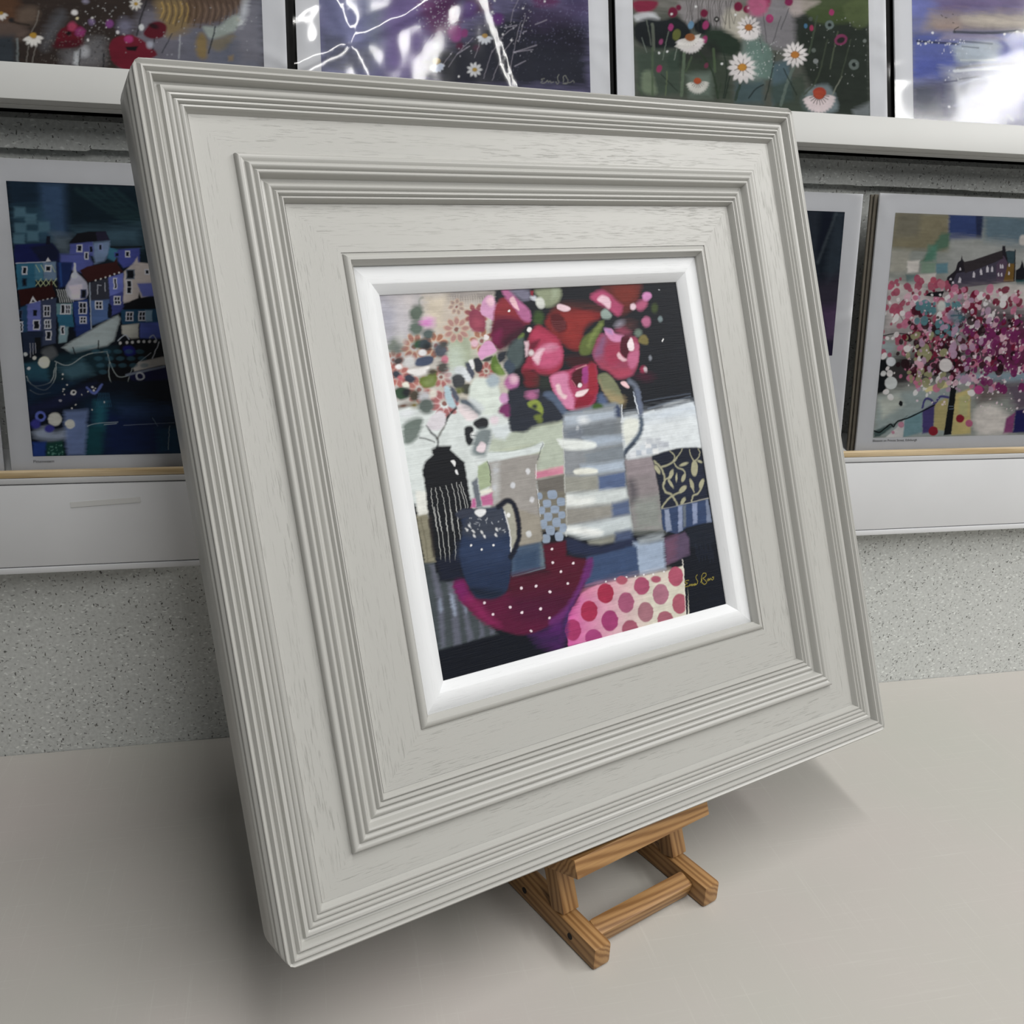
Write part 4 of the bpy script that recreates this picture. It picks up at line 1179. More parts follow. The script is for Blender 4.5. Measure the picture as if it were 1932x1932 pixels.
ART_MEADOW = """
P|7c78a0|-50 -362 1616 -579 1585 765 -93 853|0|1
P|4a4660|361 -416 1616 -579 1599 146 390 357|200|0.8
P|8c90b8|6 185 217 165 235 576 159 664 -11 675|60|0.9
P|64687c|5 500 86 509 77 628 0 633|30|0.8
P|7a7c84|70 551 205 537 181 631 67 629|40|0.7
P|9098a8|168 375 252 368 236 524 173 549|50|0.7
B|8a78b0|245 265 372 254 386 461 438 510 382 608 243 627 228 473|50|0.8
B|7a4474|368 358 493 348 489 474 418 490 376 451|40|0.8
B|9c5aa0|467 455 505 447 504 494 471 497|16|1
P|3c3c48|373 546 489 485 484 643 338 642|50|0.9
P|262a34|408 562 527 472 608 415 755 365 1006 384 1001 645 404 682|60|0.95
P|4a4870|883 123 1009 111 1006 404 917 391|60|0.8
P|2c2a3c|729 329 918 352 998 437 996 515 725 470|50|0.7
B|57486e|768 364 878 317 1001 306 1000 372 875 407 780 427|50|0.6
B|6a3a6c|414 367 492 361 502 442 449 490 411 480|30|0.8
B|a04c92|459 464 483 443 508 448 507 486 487 500 465 492|10|1
E|984484|521 466 15.4 12.8 106|6|1
E|5c3a84|530 389 33.0 25.0 167|20|1
E|6c3c84|647 405 23.4 20.8 144|12|1
B|5a2c50|531 345 610 339 622 376 556 387|20|0.8
E|4a4070|436 503 33.6 30.2 141|22|0.8
E|5c2048|503 514 14.6 12.4 159|8|1
E|4c2444|564 516 12.3 11.0 143|8|1
B|6a3060|784 299 879 291 871 337 796 343|20|0.8
E|6a4c9c|543 369 26.4 18.8 169|16|0.8
L|b0aab8|729 329 708 369 697 414|1.5|0.7|2.0
L|b0aab8|720 425 672 461 624 528|1.5|0.7|2.0
L|b0aab8|734 411 704 522 688 600|1.5|0.7|2.0
L|b0aab8|754 384 725 483|1.5|0.7|2.0
L|b0aab8|705 478 671 518 642 578 621 630|1.5|0.7|2.0
L|b0aab8|553 482 492 544 459 593|1.5|0.7|1.9
L|b0aab8|579 493 557 552|1.5|0.7|1.9
L|b0aab8|624 522 603 580 588 626|1.5|0.7|1.9
L|b0aab8|473 539 439 585|1.5|0.7|1.9
L|b9b4c4|791 414 835 394|2|0.7|3.3
L|b9b4c4|707 522 795 490|2|0.7|3.3
L|b9b4c4|704 522 778 508|2|0.7|3.3
L|b9b4c4|709 573 750 551|2|0.7|3.3
L|b9b4c4|746 446 756 441|2|0.7|3.3
L|b9b4c4|673 435 720 422|2|0.7|3.3
L|b9b4c4|492 544 539 512|2|0.7|3.2
E|dfe4ee|615 477 11.4 5.7 -172|2|1
E|dfe4ee|610 485 10.8 6.0 -136|2|1
E|dfe4ee|601 490 11.0 5.9 -99|2|1
E|dfe4ee|591 490 11.6 5.6 113|2|1
E|dfe4ee|583 485 12.0 5.4 141|2|1
E|dfe4ee|580 477 11.7 5.5 168|2|1
E|b8903c|598 470 10.5 8.0 168|2|1
E|e4e6ea|572 595 11.1 5.3 175|2|1
E|e4e6ea|568 606 10.4 5.7 -144|2|1
E|e4e6ea|557 612 10.5 5.6 -97|2|1
E|e4e6ea|546 611 11.2 5.2 122|2|1
E|e4e6ea|539 603 11.3 5.2 157|2|1
E|e4e6ea|539 592 10.7 5.5 -166|2|1
E|e4e6ea|547 583 10.3 5.7 -120|2|1
E|e4e6ea|558 580 10.9 5.4 104|2|1
E|e4e6ea|568 585 11.4 5.2 140|2|1
E|c09c3c|555 596 8.9 6.8 168|2|1
E|dfe6f2|433 588 11.6 5.9 -171|2|1
E|dfe6f2|429 595 11.2 6.1 -143|2|1
E|dfe6f2|422 601 11.2 6.1 -114|2|1
E|dfe6f2|414 603 11.6 5.9 94|2|1
E|dfe6f2|407 602 12.1 5.7 118|2|1
E|dfe6f2|401 597 12.3 5.6 139|2|1
E|c09c40|415 577 12.0 9.2 168|2|1
S|dedeea|415 354 783 324 777 537 408 562|1.5|0.7|110 1.0 2.6 11
S|8a8ab0|729 329 1001 306 997 476 724 495|1.5|0.5|160 1.0 2.3 12
S|6a6c80|607 434 999 404 993 620 601 644|1.5|0.5|120 1.0 2.0 13
E|f0f0f4|666 460 4.1 3.7 145|1.5|1
E|f0f0f4|698 479 4.1 3.7 145|1.5|1
E|f0f0f4|652 571 4.1 3.7 145|1.5|1
E|f0f0f4|411 518 4.0 3.6 141|1.5|1
E|f0f0f4|496 625 4.1 3.7 142|1.5|1
E|f0f0f4|745 359 4.2 3.7 145|1.5|1
E|f0f0f4|628 381 4.1 3.7 144|1.5|1
E|f0f0f4|639 339 4.1 3.7 144|1.5|1
E|f0f0f4|830 326 4.2 3.7 146|1.5|1
L|96988f|821 612 810 615 814 621 807 627 818 629 828 623 832 618 837 624 842 619 847 625 856 622|1.2|1|2.0
L|96988f|877 594 871 611 877 620 872 629 865 621|1.2|1|2.0
L|96988f|893 619 896 600 904 596 911 612 907 625 893 625 921 619 931 612 936 619|1.2|1|2.0
S|e0e0f0|347 360 493 348 490 453 344 464|1.5|0.7|60 1.1 2.6 14
L|c9c4da|402 481 374 525 339 595|2|0.7|2.1
E|cdd8ee|431 591 10.5 5.4 -171|2|1
E|cdd8ee|428 597 10.2 5.6 -143|2|1
E|cdd8ee|422 602 10.2 5.6 -114|2|1
E|cdd8ee|415 604 10.5 5.4 94|2|1
E|cdd8ee|408 603 11.0 5.1 118|2|1
E|cdd8ee|402 599 11.2 5.0 139|2|1
E|b89a50|416 574 13.6 10.4 168|2|1
"""
ART_DAISIES = """
P|5c6058|-91 -510 1825 -763 1805 875 -130 958|0|1
P|a09c98|16 -200 1402 -355 1394 118 797 226 3 292|120|0.8
B|9c989a|192 276 421 257 444 323 418 403 333 404 298 357 213 363|20|0.9
B|c0bcae|372 306 458 288 480 365 418 420 375 407|20|0.8
B|7a8a84|442 413 537 383 533 565 452 548|20|0.9
B|8f9396|482 286 539 293 537 361 506 346|16|0.8
B|8c2a48|6 292 97 284 84 318 37 338 5 324|10|1
B|c8ccd0|8 341 78 330 107 355 59 369 13 368|12|1
B|20262a|7 379 60 353 119 354 178 338 231 384 212 441 140 463 57 463 5 434|12|1
B|1c2226|243 361 286 335 316 355 309 395 261 393|10|1
B|2c3c30|297 379 358 369 442 413 417 471 344 465 296 435|16|1
B|1e2624|139 485 187 465 210 497 173 538 138 535|12|1
B|2a302c|163 461 332 421 343 510 233 534|24|0.8
P|44564a|1 473 187 459 195 631 17 642|24|0.8
P|3c4a3c|186 509 392 473 401 641 195 642|24|0.8
B|8a9a80|31 564 67 551 88 627 35 630|14|0.7
P|7a8a80|209 552 318 534 315 635 219 641|24|0.7
P|4a6268|414 573 533 554 531 645 413 652|20|0.8
L|6a7c66|205 464 197 542 189 632|3|0.85|12.7
L|6c7468|77 374 80 467|3|0.85|12.5
L|6c746c|54 359 69 451|3|0.85|4.5
L|7c8a7c|141 396 115 503|3|0.85|3.4
L|5a6c54|75 462 70 639|3|0.85|9.1
L|30402f|259 454 318 534 340 634|3|0.85|8.1
L|50614a|234 484 209 541|3|0.85|8.1
L|566a4c|326 449 330 533|3|0.85|10.5
L|2a3830|368 458 379 530 364 632|3|0.85|5.9
L|22302a|397 523 370 632|3|0.85|4.7
L|34463a|439 560 413 635|3|0.85|10.6
L|1c2426|469 626 500 590 533 571|3|0.85|4.7
L|3a4a3a|353 577 340 628|3|0.85|5.9
L|28302c|108 559 142 590 172 616|3|0.85|3.4
L|6a7a58|132 546 124 636|3|0.85|4.6
L|8c968c|175 455 162 500|3|0.85|3.5
L|8c9890|32 427 51 480|3|0.85|2.8
L|55684f|7 599 29 641|3|0.85|4.5
L|3a3634|216 274 221 313 209 358|1.5|0.7|1.7
L|3a3634|228 273 229 312 225 373|1.5|0.7|1.7
L|3a3634|240 272 237 311 242 388|1.5|0.7|1.7
L|3a3634|239 272 233 312 246 370|1.5|0.7|1.7
L|3a3634|251 271 242 311 243 386|1.5|0.7|1.7
L|3a3634|263 270 268 309 261 368|1.5|0.7|1.7
L|3a3634|262 270 264 309 264 384|1.5|0.7|1.7
L|3a3634|274 269 272 308 282 365|1.5|0.7|1.7
L|3a3634|286 268 281 308 279 381|1.5|0.7|1.7
L|3a3634|286 268 276 308 284 364|1.5|0.7|1.7
L|3a3634|298 267 303 306 300 379|1.5|0.7|1.7
L|3a3634|310 266 312 305 317 360|1.5|0.7|1.7
L|3a3634|309 266 307 306 302 377|1.5|0.7|1.7
L|3a3634|322 265 316 305 319 359|1.5|0.7|1.7
L|3a3634|334 264 324 304 336 374|1.5|0.7|1.7
L|3a3634|333 264 338 303 341 356|1.5|0.7|1.7
L|3a3634|345 263 347 302 338 372|1.5|0.7|1.7
L|3a3634|357 262 355 302 355 354|1.5|0.7|1.7
L|3a3634|357 263 351 302 359 370|1.5|0.7|1.7
L|3a3634|369 262 359 301 377 351|1.5|0.7|1.8
L|3a3634|381 261 386 299 374 367|1.5|0.7|1.8
L|3a3634|380 261 382 300 378 350|1.5|0.7|1.8
L|3a3634|393 260 391 299 395 365|1.5|0.7|1.8
L|3a3634|405 259 399 298 413 346|1.5|0.7|1.8
L|3a3634|404 259 395 299 397 363|1.5|0.7|1.8
L|3a3634|417 258 422 296 415 345|1.5|0.7|1.8
E|7a1c40|433 279 19.5 17.5 132|5|1
E|7a1c40|469 286 15.6 14.1 133|5|1
E|7a1c40|161 322 20.3 18.2 128|5|1
E|7a1c40|290 315 16.7 15.0 130|5|1
E|7a1c40|514 255 18.3 16.5 133|5|1
E|7a1c40|185 302 11.4 10.3 128|5|1
E|a83a7c|151 379 14.5 10.3 114|4|1
E|a83a74|295 360 17.9 12.7 115|4|1
E|a03a70|290 414 14.7 10.4 115|4|1
E|a04a7c|110 436 11.3 8.0 114|4|1
E|a03a68|101 538 14.5 10.3 114|4|1
E|7a3a54|294 513 11.4 8.1 114|4|1
E|6c7238|174 405 22.6 16.0 114|4|1
E|6a94b4|234 364 16.2 11.5 115|4|1
E|e2dede|265 418 22.8 8.0 180|2|1
E|e2dede|264 426 22.2 8.2 -169|2|1
E|e2dede|260 432 21.6 8.4 -156|2|1
E|e2dede|256 438 21.1 8.6 -143|2|1
E|e2dede|250 444 20.8 8.7 -128|2|1
E|e2dede|243 447 20.7 8.8 -113|2|1
E|e2dede|235 450 20.9 8.7 -99|2|1
E|e2dede|228 451 21.3 8.5 95|2|1
E|e2dede|220 450 21.8 8.3 108|2|1
E|e2dede|213 448 22.4 8.0 120|2|1
E|e2dede|207 445 22.9 7.9 132|2|1
E|e2dede|202 440 23.2 7.8 143|2|1
E|e2dede|198 434 23.3 7.7 153|2|1
E|e2dede|195 428 23.1 7.8 164|2|1
E|a06434|230 412 20.7 15.1 169|2|1
L|2a2624|247 413 265 415|1.2|0.8|1.7
L|2a2624|245 418 261 425|1.2|0.8|1.7
L|2a2624|241 423 253 434|1.2|0.8|1.7
L|2a2624|237 426 244 441|1.2|0.8|1.7
L|2a2624|231 428 232 444|1.2|0.8|1.7
L|2a2624|226 427 221 444|1.2|0.8|1.7
L|2a2624|221 426 210 441|1.2|0.8|1.7
L|2a2624|216 423 202 434|1.2|0.8|1.7
L|2a2624|214 418 197 425|1.2|0.8|1.7
E|e2dede|490 508 26.1 8.9 175|2|1
E|e2dede|485 525 24.8 9.3 -161|2|1
E|e2dede|474 538 23.6 9.8 -133|2|1
E|e2dede|458 546 23.4 9.9 -102|2|1
E|e2dede|440 548 24.4 9.4 106|2|1
E|e2dede|424 541 25.6 8.9 131|2|1
E|e2dede|413 529 26.3 8.7 153|2|1
E|e2dede|409 514 25.8 8.8 175|2|1
E|e2dede|414 498 24.6 9.3 -161|2|1
E|e2dede|425 484 23.4 9.8 -133|2|1
E|e2dede|441 476 23.3 9.8 -102|2|1
E|e2dede|459 475 24.4 9.4 106|2|1
E|e2dede|475 481 25.8 9.0 131|2|1
E|e2dede|486 493 26.5 8.7 153|2|1
E|c88a2c|450 511 23.5 16.9 170|2|1
L|2a2624|469 510 490 508|1.2|0.8|1.8
L|2a2624|464 522 480 533|1.2|0.8|1.8
L|2a2624|452 528 456 547|1.2|0.8|1.8
L|2a2624|439 527 429 544|1.2|0.8|1.8
L|2a2624|431 518 412 526|1.2|0.8|1.8
L|2a2624|431 506 412 501|1.2|0.8|1.8
L|2a2624|440 496 430 481|1.2|0.8|1.8
L|2a2624|453 493 457 474|1.2|0.8|1.8
L|2a2624|465 499 481 485|1.2|0.8|1.8
E|d6d6d0|284 580 18.1 6.3 -180|2|1
E|d6d6d0|283 585 17.7 6.5 -168|2|1
E|d6d6d0|280 591 17.2 6.6 -156|2|1
E|d6d6d0|277 596 16.8 6.8 -142|2|1
E|d6d6d0|272 600 16.5 6.9 -128|2|1
E|d6d6d0|266 603 16.4 6.9 -113|2|1
E|d6d6d0|261 605 16.6 6.9 -99|2|1
E|d6d6d0|254 605 16.9 6.7 95|2|1
E|d6d6d0|248 605 17.3 6.6 108|2|1
E|d6d6d0|243 603 17.7 6.4 120|2|1
E|d6d6d0|238 600 18.1 6.3 132|2|1
E|d6d6d0|234 597 18.3 6.2 143|2|1
E|d6d6d0|231 592 18.4 6.1 154|2|1
E|d6d6d0|229 587 18.3 6.2 165|2|1
E|b0522a|256 574 16.4 12.0 170|2|1
L|2a2624|270 576 284 577|1.2|0.8|1.7
L|2a2624|268 580 281 585|1.2|0.8|1.7
L|2a2624|265 583 275 592|1.2|0.8|1.7
L|2a2624|261 586 267 598|1.2|0.8|1.7
L|2a2624|257 587 258 600|1.2|0.8|1.7
L|2a2624|253 587 249 600|1.2|0.8|1.7
L|2a2624|249 585 240 597|1.2|0.8|1.7
L|2a2624|245 583 234 592|1.2|0.8|1.7
L|2a2624|243 579 230 584|1.2|0.8|1.7
E|e2dede|510 362 19.3 6.6 179|2|1
E|e2dede|509 368 18.8 6.8 -169|2|1
E|e2dede|506 374 18.2 7.0 -157|2|1
E|e2dede|502 379 17.7 7.2 -143|2|1
E|e2dede|497 383 17.4 7.3 -129|2|1
E|e2dede|491 386 17.2 7.4 -114|2|1
E|e2dede|485 388 17.4 7.3 -99|2|1
E|e2dede|479 389 17.7 7.2 95|2|1
E|e2dede|472 389 18.2 7.0 108|2|1
E|e2dede|466 387 18.7 6.8 121|2|1
E|e2dede|461 384 19.2 6.6 132|2|1
E|e2dede|456 380 19.5 6.5 143|2|1
E|e2dede|453 375 19.6 6.4 154|2|1
E|e2dede|451 370 19.6 6.5 164|2|1
E|b06a34|481 357 17.5 12.6 169|2|1
L|2a2624|495 358 510 359|1.2|0.8|1.8
L|2a2624|493 362 507 368|1.2|0.8|1.8
L|2a2624|490 366 500 375|1.2|0.8|1.8
L|2a2624|486 368 492 381|1.2|0.8|1.8
L|2a2624|481 370 482 384|1.2|0.8|1.8
L|2a2624|477 370 473 384|1.2|0.8|1.8
L|2a2624|472 368 464 381|1.2|0.8|1.8
L|2a2624|469 365 457 375|1.2|0.8|1.8
L|2a2624|467 362 452 368|1.2|0.8|1.8
P|e8e6e2|164 450 200 420 273 395 260 426 223 454 187 457|4|0.8
E|9c6034|230 412 20.5 13.3 172|4|1
E|ecefef|360 502 5.0 4.4 155|2|1
E|ecefef|156 329 4.9 4.3 151|2|1
E|ecefef|477 280 5.1 4.4 154|2|1
E|ecefef|420 311 5.0 4.4 154|2|1
E|ecefef|256 293 4.9 4.3 152|2|1
E|ecefef|101 479 4.8 4.3 151|2|1
E|ecefef|135 471 4.9 4.3 152|2|1
E|1c1a1c|342 334 11.2 9.8 153|4|1
E|c8c8c4|342 334 4.4 3.8 153|2|1
B|8f8c92|516 249 682 236 703 295 667 409 567 426 514 340|18|0.85
P|2a332c|670 297 1002 209 999 669 809 675 721 537 678 418|24|0.95
B|4a5a34|716 233 990 190 989 272 873 312 759 310|14|0.9
B|5c6a44|886 239 1002 209 1000 302 930 318|12|0.8
P|56707c|566 487 644 471 663 622 573 647|16|0.8
B|8a9aa0|697 599 811 551 855 651 718 669|14|0.7
P|8c9498|924 647 1000 612 1001 670 924 674|18|0.8
B|6f8c84|468 413 567 426 564 547 477 513|14|0.8
P|3c4c40|553 578 710 517 729 679 595 687|18|0.7
B|c0b4b0|649 238 783 227 738 261 670 297|14|0.7
L|6c7c74|666 490 630 573 607 645|2|0.8|12.8
L|4a5444|815 378 766 534 708 599|2|0.8|6.5
L|4c5a48|771 289 734 434|2|0.8|8.6
L|5a6450|861 343 824 489|2|0.8|6.5
L|8a8e80|875 517 833 591|2|0.8|5.4
L|24302c|589 445 564 547 540 629|2|0.8|5.3
L|28342e|621 503 675 601|2|0.8|5.3
L|4a5444|918 370 869 527|2|0.8|5.4
L|4c4c50|537 288 551 407|2|0.8|3.2
L|4c4c50|614 302 578 405|2|0.8|3.2
L|44444a|503 310 533 449|2|0.8|3.1
L|44444a|648 269 613 352|2|0.8|3.2
E|e2dede|706 443 21.7 7.3 175|2|1
E|e2dede|702 457 20.6 7.7 -161|2|1
E|e2dede|692 468 19.5 8.1 -134|2|1
E|e2dede|679 475 19.2 8.2 -103|2|1
E|e2dede|664 476 20.0 7.8 106|2|1
E|e2dede|651 471 21.2 7.4 131|2|1
E|e2dede|642 461 21.8 7.2 154|2|1
E|e2dede|639 448 21.5 7.3 175|2|1
E|e2dede|642 435 20.5 7.6 -161|2|1
E|e2dede|652 424 19.4 8.1 -134|2|1
E|e2dede|665 417 19.1 8.2 -103|2|1
E|e2dede|680 416 20.0 7.8 106|2|1
E|e2dede|693 421 21.3 7.4 131|2|1
E|e2dede|703 431 22.0 7.2 154|2|1
E|b87a30|672 446 19.5 13.9 171|2|1
L|2a2624|688 445 706 443|1.2|0.8|3.2
L|2a2624|684 454 697 463|1.2|0.8|3.2
L|2a2624|675 460 677 475|1.2|0.8|3.2
L|2a2624|664 459 655 473|1.2|0.8|3.2
L|2a2624|657 452 641 458|1.2|0.8|3.2
L|2a2624|657 442 641 438|1.2|0.8|3.2
L|2a2624|664 434 656 421|1.2|0.8|3.2
L|2a2624|675 431 679 416|1.2|0.8|3.2
L|2a2624|685 436 698 425|1.2|0.8|3.2
E|e2dede|505 352 19.4 6.6 175|2|1
E|e2dede|502 364 18.4 6.9 -161|2|1
E|e2dede|493 375 17.4 7.3 -133|2|1
E|e2dede|481 381 17.3 7.4 -102|2|1
E|e2dede|468 382 18.1 7.0 106|2|1
E|e2dede|456 377 19.2 6.6 131|2|1
E|e2dede|448 369 19.6 6.4 153|2|1
E|e2dede|445 357 19.3 6.6 175|2|1
E|e2dede|448 345 18.3 6.9 -161|2|1
E|e2dede|457 335 17.4 7.3 -133|2|1
E|e2dede|469 329 17.3 7.3 -102|2|1
E|e2dede|482 327 18.2 7.0 106|2|1
E|e2dede|494 332 19.2 6.6 131|2|1
E|e2dede|502 341 19.8 6.5 153|2|1
E|b0702c|475 355 17.5 12.6 169|2|1
L|2a2624|489 354 505 352|1.2|0.8|3.1
L|2a2624|486 362 497 370|1.2|0.8|3.1
L|2a2624|477 367 480 381|1.2|0.8|3.1
L|2a2624|467 367 460 379|1.2|0.8|3.1
L|2a2624|461 360 447 366|1.2|0.8|3.1
L|2a2624|462 351 447 347|1.2|0.8|3.1
L|2a2624|468 344 461 332|1.2|0.8|3.1
L|2a2624|478 341 481 327|1.2|0.8|3.1
L|2a2624|486 345 498 335|1.2|0.8|3.1
E|e2dede|478 508 22.0 7.5 175|2|1
E|e2dede|475 521 20.9 7.9 -161|2|1
E|e2dede|465 533 19.9 8.3 -133|2|1
E|e2dede|451 540 19.7 8.3 -102|2|1
E|e2dede|436 541 20.6 8.0 106|2|1
E|e2dede|423 536 21.7 7.5 131|2|1
E|e2dede|413 525 22.2 7.4 153|2|1
E|e2dede|410 512 21.8 7.5 175|2|1
E|e2dede|414 498 20.8 7.8 -161|2|1
E|e2dede|424 487 19.8 8.2 -133|2|1
E|e2dede|437 480 19.7 8.3 -102|2|1
E|e2dede|452 479 20.6 8.0 106|2|1
E|e2dede|466 484 21.8 7.6 131|2|1
E|e2dede|475 494 22.3 7.4 153|2|1
E|c08a2c|444 510 19.8 14.3 170|2|1
L|2a2624|461 509 478 508|1.2|0.8|3.1
L|2a2624|457 519 470 528|1.2|0.8|3.1
L|2a2624|447 524 449 540|1.2|0.8|3.1
L|2a2624|436 523 427 538|1.2|0.8|3.1
L|2a2624|429 516 412 523|1.2|0.8|3.1
L|2a2624|429 506 413 501|1.2|0.8|3.1
L|2a2624|436 497 428 484|1.2|0.8|3.1
L|2a2624|447 495 451 479|1.2|0.8|3.1
L|2a2624|457 499 471 488|1.2|0.8|3.1
E|a8402c|776 586 29.7 20.3 172|4|1
E|dcd0d2|817 603 28.2 9.6 -180|2|1
E|dcd0d2|815 612 27.6 9.8 -168|2|1
E|dcd0d2|811 620 26.8 10.1 -156|2|1
E|dcd0d2|806 627 26.0 10.4 -143|2|1
E|dcd0d2|798 633 25.4 10.6 -129|2|1
E|dcd0d2|790 638 25.1 10.7 -115|2|1
E|dcd0d2|781 641 25.1 10.7 -100|2|1
E|dcd0d2|771 642 25.5 10.5 95|2|1
E|dcd0d2|762 641 26.2 10.2 109|2|1
E|dcd0d2|753 638 26.9 9.9 121|2|1
E|dcd0d2|745 634 27.6 9.7 133|2|1
E|dcd0d2|739 628 28.1 9.5 144|2|1
E|dcd0d2|734 621 28.4 9.4 155|2|1
E|dcd0d2|731 613 28.4 9.4 165|2|1
E|b04a30|774 595 25.5 18.1 172|2|1
L|2a2624|795 597 817 599|1.2|0.8|3.2
L|2a2624|792 603 812 611|1.2|0.8|3.2
L|2a2624|788 608 803 622|1.2|0.8|3.2
L|2a2624|782 612 791 630|1.2|0.8|3.2
L|2a2624|775 614 777 634|1.2|0.8|3.2
L|2a2624|768 613 762 633|1.2|0.8|3.2
L|2a2624|762 611 749 629|1.2|0.8|3.2
L|2a2624|757 607 739 621|1.2|0.8|3.2
L|2a2624|754 602 732 610|1.2|0.8|3.2
E|6c7a78|825 319 19.8 17.0 158|3|1
E|6c7874|930 467 23.5 20.3 160|3|1
E|8a9090|762 465 11.5 10.0 159|3|1
E|66706a|754 423 9.2 8.0 158|3|1
E|7c8480|981 370 8.3 7.1 160|3|1
E|56605a|742 302 9.2 8.0 157|3|1
E|1c2422|825 319 8.1 7.0 158|2|1
E|1c2422|930 467 9.4 8.1 160|2|1
E|8a3c64|874 373 29.2 21.1 159|3|1
E|2a2a2a|874 375 18.7 11.1 158|3|1
E|a83a72|566 314 17.7 16.0 126|3|1
E|a83a70|835 269 12.6 11.1 116|3|1
E|4a7ca0|719 331 9.3 7.8 105|3|1
E|a83a60|745 337 11.3 9.0 101|3|1
E|98305c|527 249 45.1 39.1 155|10|1
E|b86488|515 269 45.0 39.1 155|16|1
E|8c2a5c|648 243 18.3 15.8 156|5|1
S|dfe4e4|469 383 612 372 609 544 465 554|1.5|0.7|60 1.1 3.2 21
S|c8ccca|715 294 989 272 984 551 709 568|1.5|0.6|40 1.1 2.8 22
S|7c8078|516 249 682 236 679 408 512 420|1.5|0.6|60 1.1 2.6 23
"""
ART_SHORE = """
P|8a8a9c|-44 -1434 2055 -1797 2051 1268 -92 1310|0|1
G|7c84c0 6a6488|-49 -1165 2055 -1497 2053 87 -74 309|100|1|3 248 860 123
P|8a7ea0|95 -257 2054 -466 2053 87 119 228|80|0.8
P|7c6c94|120 183 860 111 860 186 382 196 151 242|40|0.8
P|a09490|87 236 2053 74 2053 173 53 316|40|0.95
B|c8c0b4|236 247 381 224 515 231 720 209 720 249 314 274|30|0.9
B|b09c94|118 278 216 265 215 299 118 306|30|0.8
P|6470b0|-1 326 2053 179 2052 315 -2 537|30|1
P|5a68b4|0 426 207 400 180 492 -2 531|40|0.8
P|6c74b8|380 320 2053 186 2052 303 419 414|30|0.8
P|4c5268|-3 537 153 516 190 671 -3 670|40|0.95
P|5c5c80|82 520 245 487 230 601 164 661|50|0.7
B|b9c4cc|208 355 380 320 419 363 378 422 233 438 194 395|30|0.9
P|a8acb8|135 461 535 400 2052 315 2052 582 216 681 165 605 179 537|50|0.9
P|9c9cc0|311 528 2052 359 2052 594 242 679 244 600|50|0.8
P|a29cb4|156 314 380 298 447 321 117 351|20|0.9
L|3c4450|196 308 380 298 536 277 929 254|5|0.85|10.9
L|2c3044|20 358 117 357 214 355|5|0.85|8.3
L|5a6274|221 343 380 343|5|0.85|6.1
L|4c5468|234 364 313 365|5|0.85|3.6
L|8c8e94|206 456 378 428 858 378|5|0.85|9.7
L|d6dcdc|227 421 392 410|5|0.85|6.1
L|d4dade|193 468 378 445 718 405|5|0.85|10.9
L|c2c8d8|212 523 378 479 787 429|5|0.85|8.5
L|c4c6e0|310 574 533 515 787 476|5|0.85|9.8
L|5c6070|206 501 311 483|5|0.85|4.9
L|6c6c84|284 519 351 503|5|0.85|3.7
L|70748c|192 564 244 555|5|0.85|3.6
L|787c94|377 502 444 492|5|0.85|3.1
L|b8bcd0|197 609 377 530|5|0.85|12.1
L|b0b0d0|256 650 533 560|5|0.85|14.6
L|4a4c6c|147 516 206 507|5|0.85|6.0
L|34302c|202 308 199 297 219 286|2|1|3.0
L|3c3838|135 243 141 248|2|1|2.4
L|3c3838|154 252 163 253|2|1|2.4
L|3c3838|190 270 196 271|2|1|2.4
L|3c3838|189 236 194 237|2|1|2.4
S|f2f4f8|20 352 247 335 247 358 20 374|1.5|0.9|26 1.8 4.2 31
S|eef0f6|129 378 393 359 390 523 127 540|1.5|0.8|34 1.8 4.3 32
S|e8ecf4|230 646 785 615 785 650 229 680|1.5|0.9|20 3.7 8.7 33
E|eef0f4|344 526 6.0 5.1 166|3|1
E|eef0f4|501 284 6.1 5.1 165|3|1
E|eef0f4|440 299 6.1 5.0 164|3|1
E|eef0f4|535 286 6.2 5.1 165|3|1
E|eef0f4|95 319 5.9 4.9 163|3|1
E|eef0f4|168 616 5.9 5.0 166|3|1
E|eef0f4|27 367 5.8 4.9 163|3|1
E|eef0f4|61 365 5.9 4.9 163|3|1
E|eef0f4|422 646 6.1 5.1 167|3|1
E|eef0f4|442 649 6.1 5.1 167|3|1
E|eef0f4|325 650 6.0 5.1 167|3|1
"""
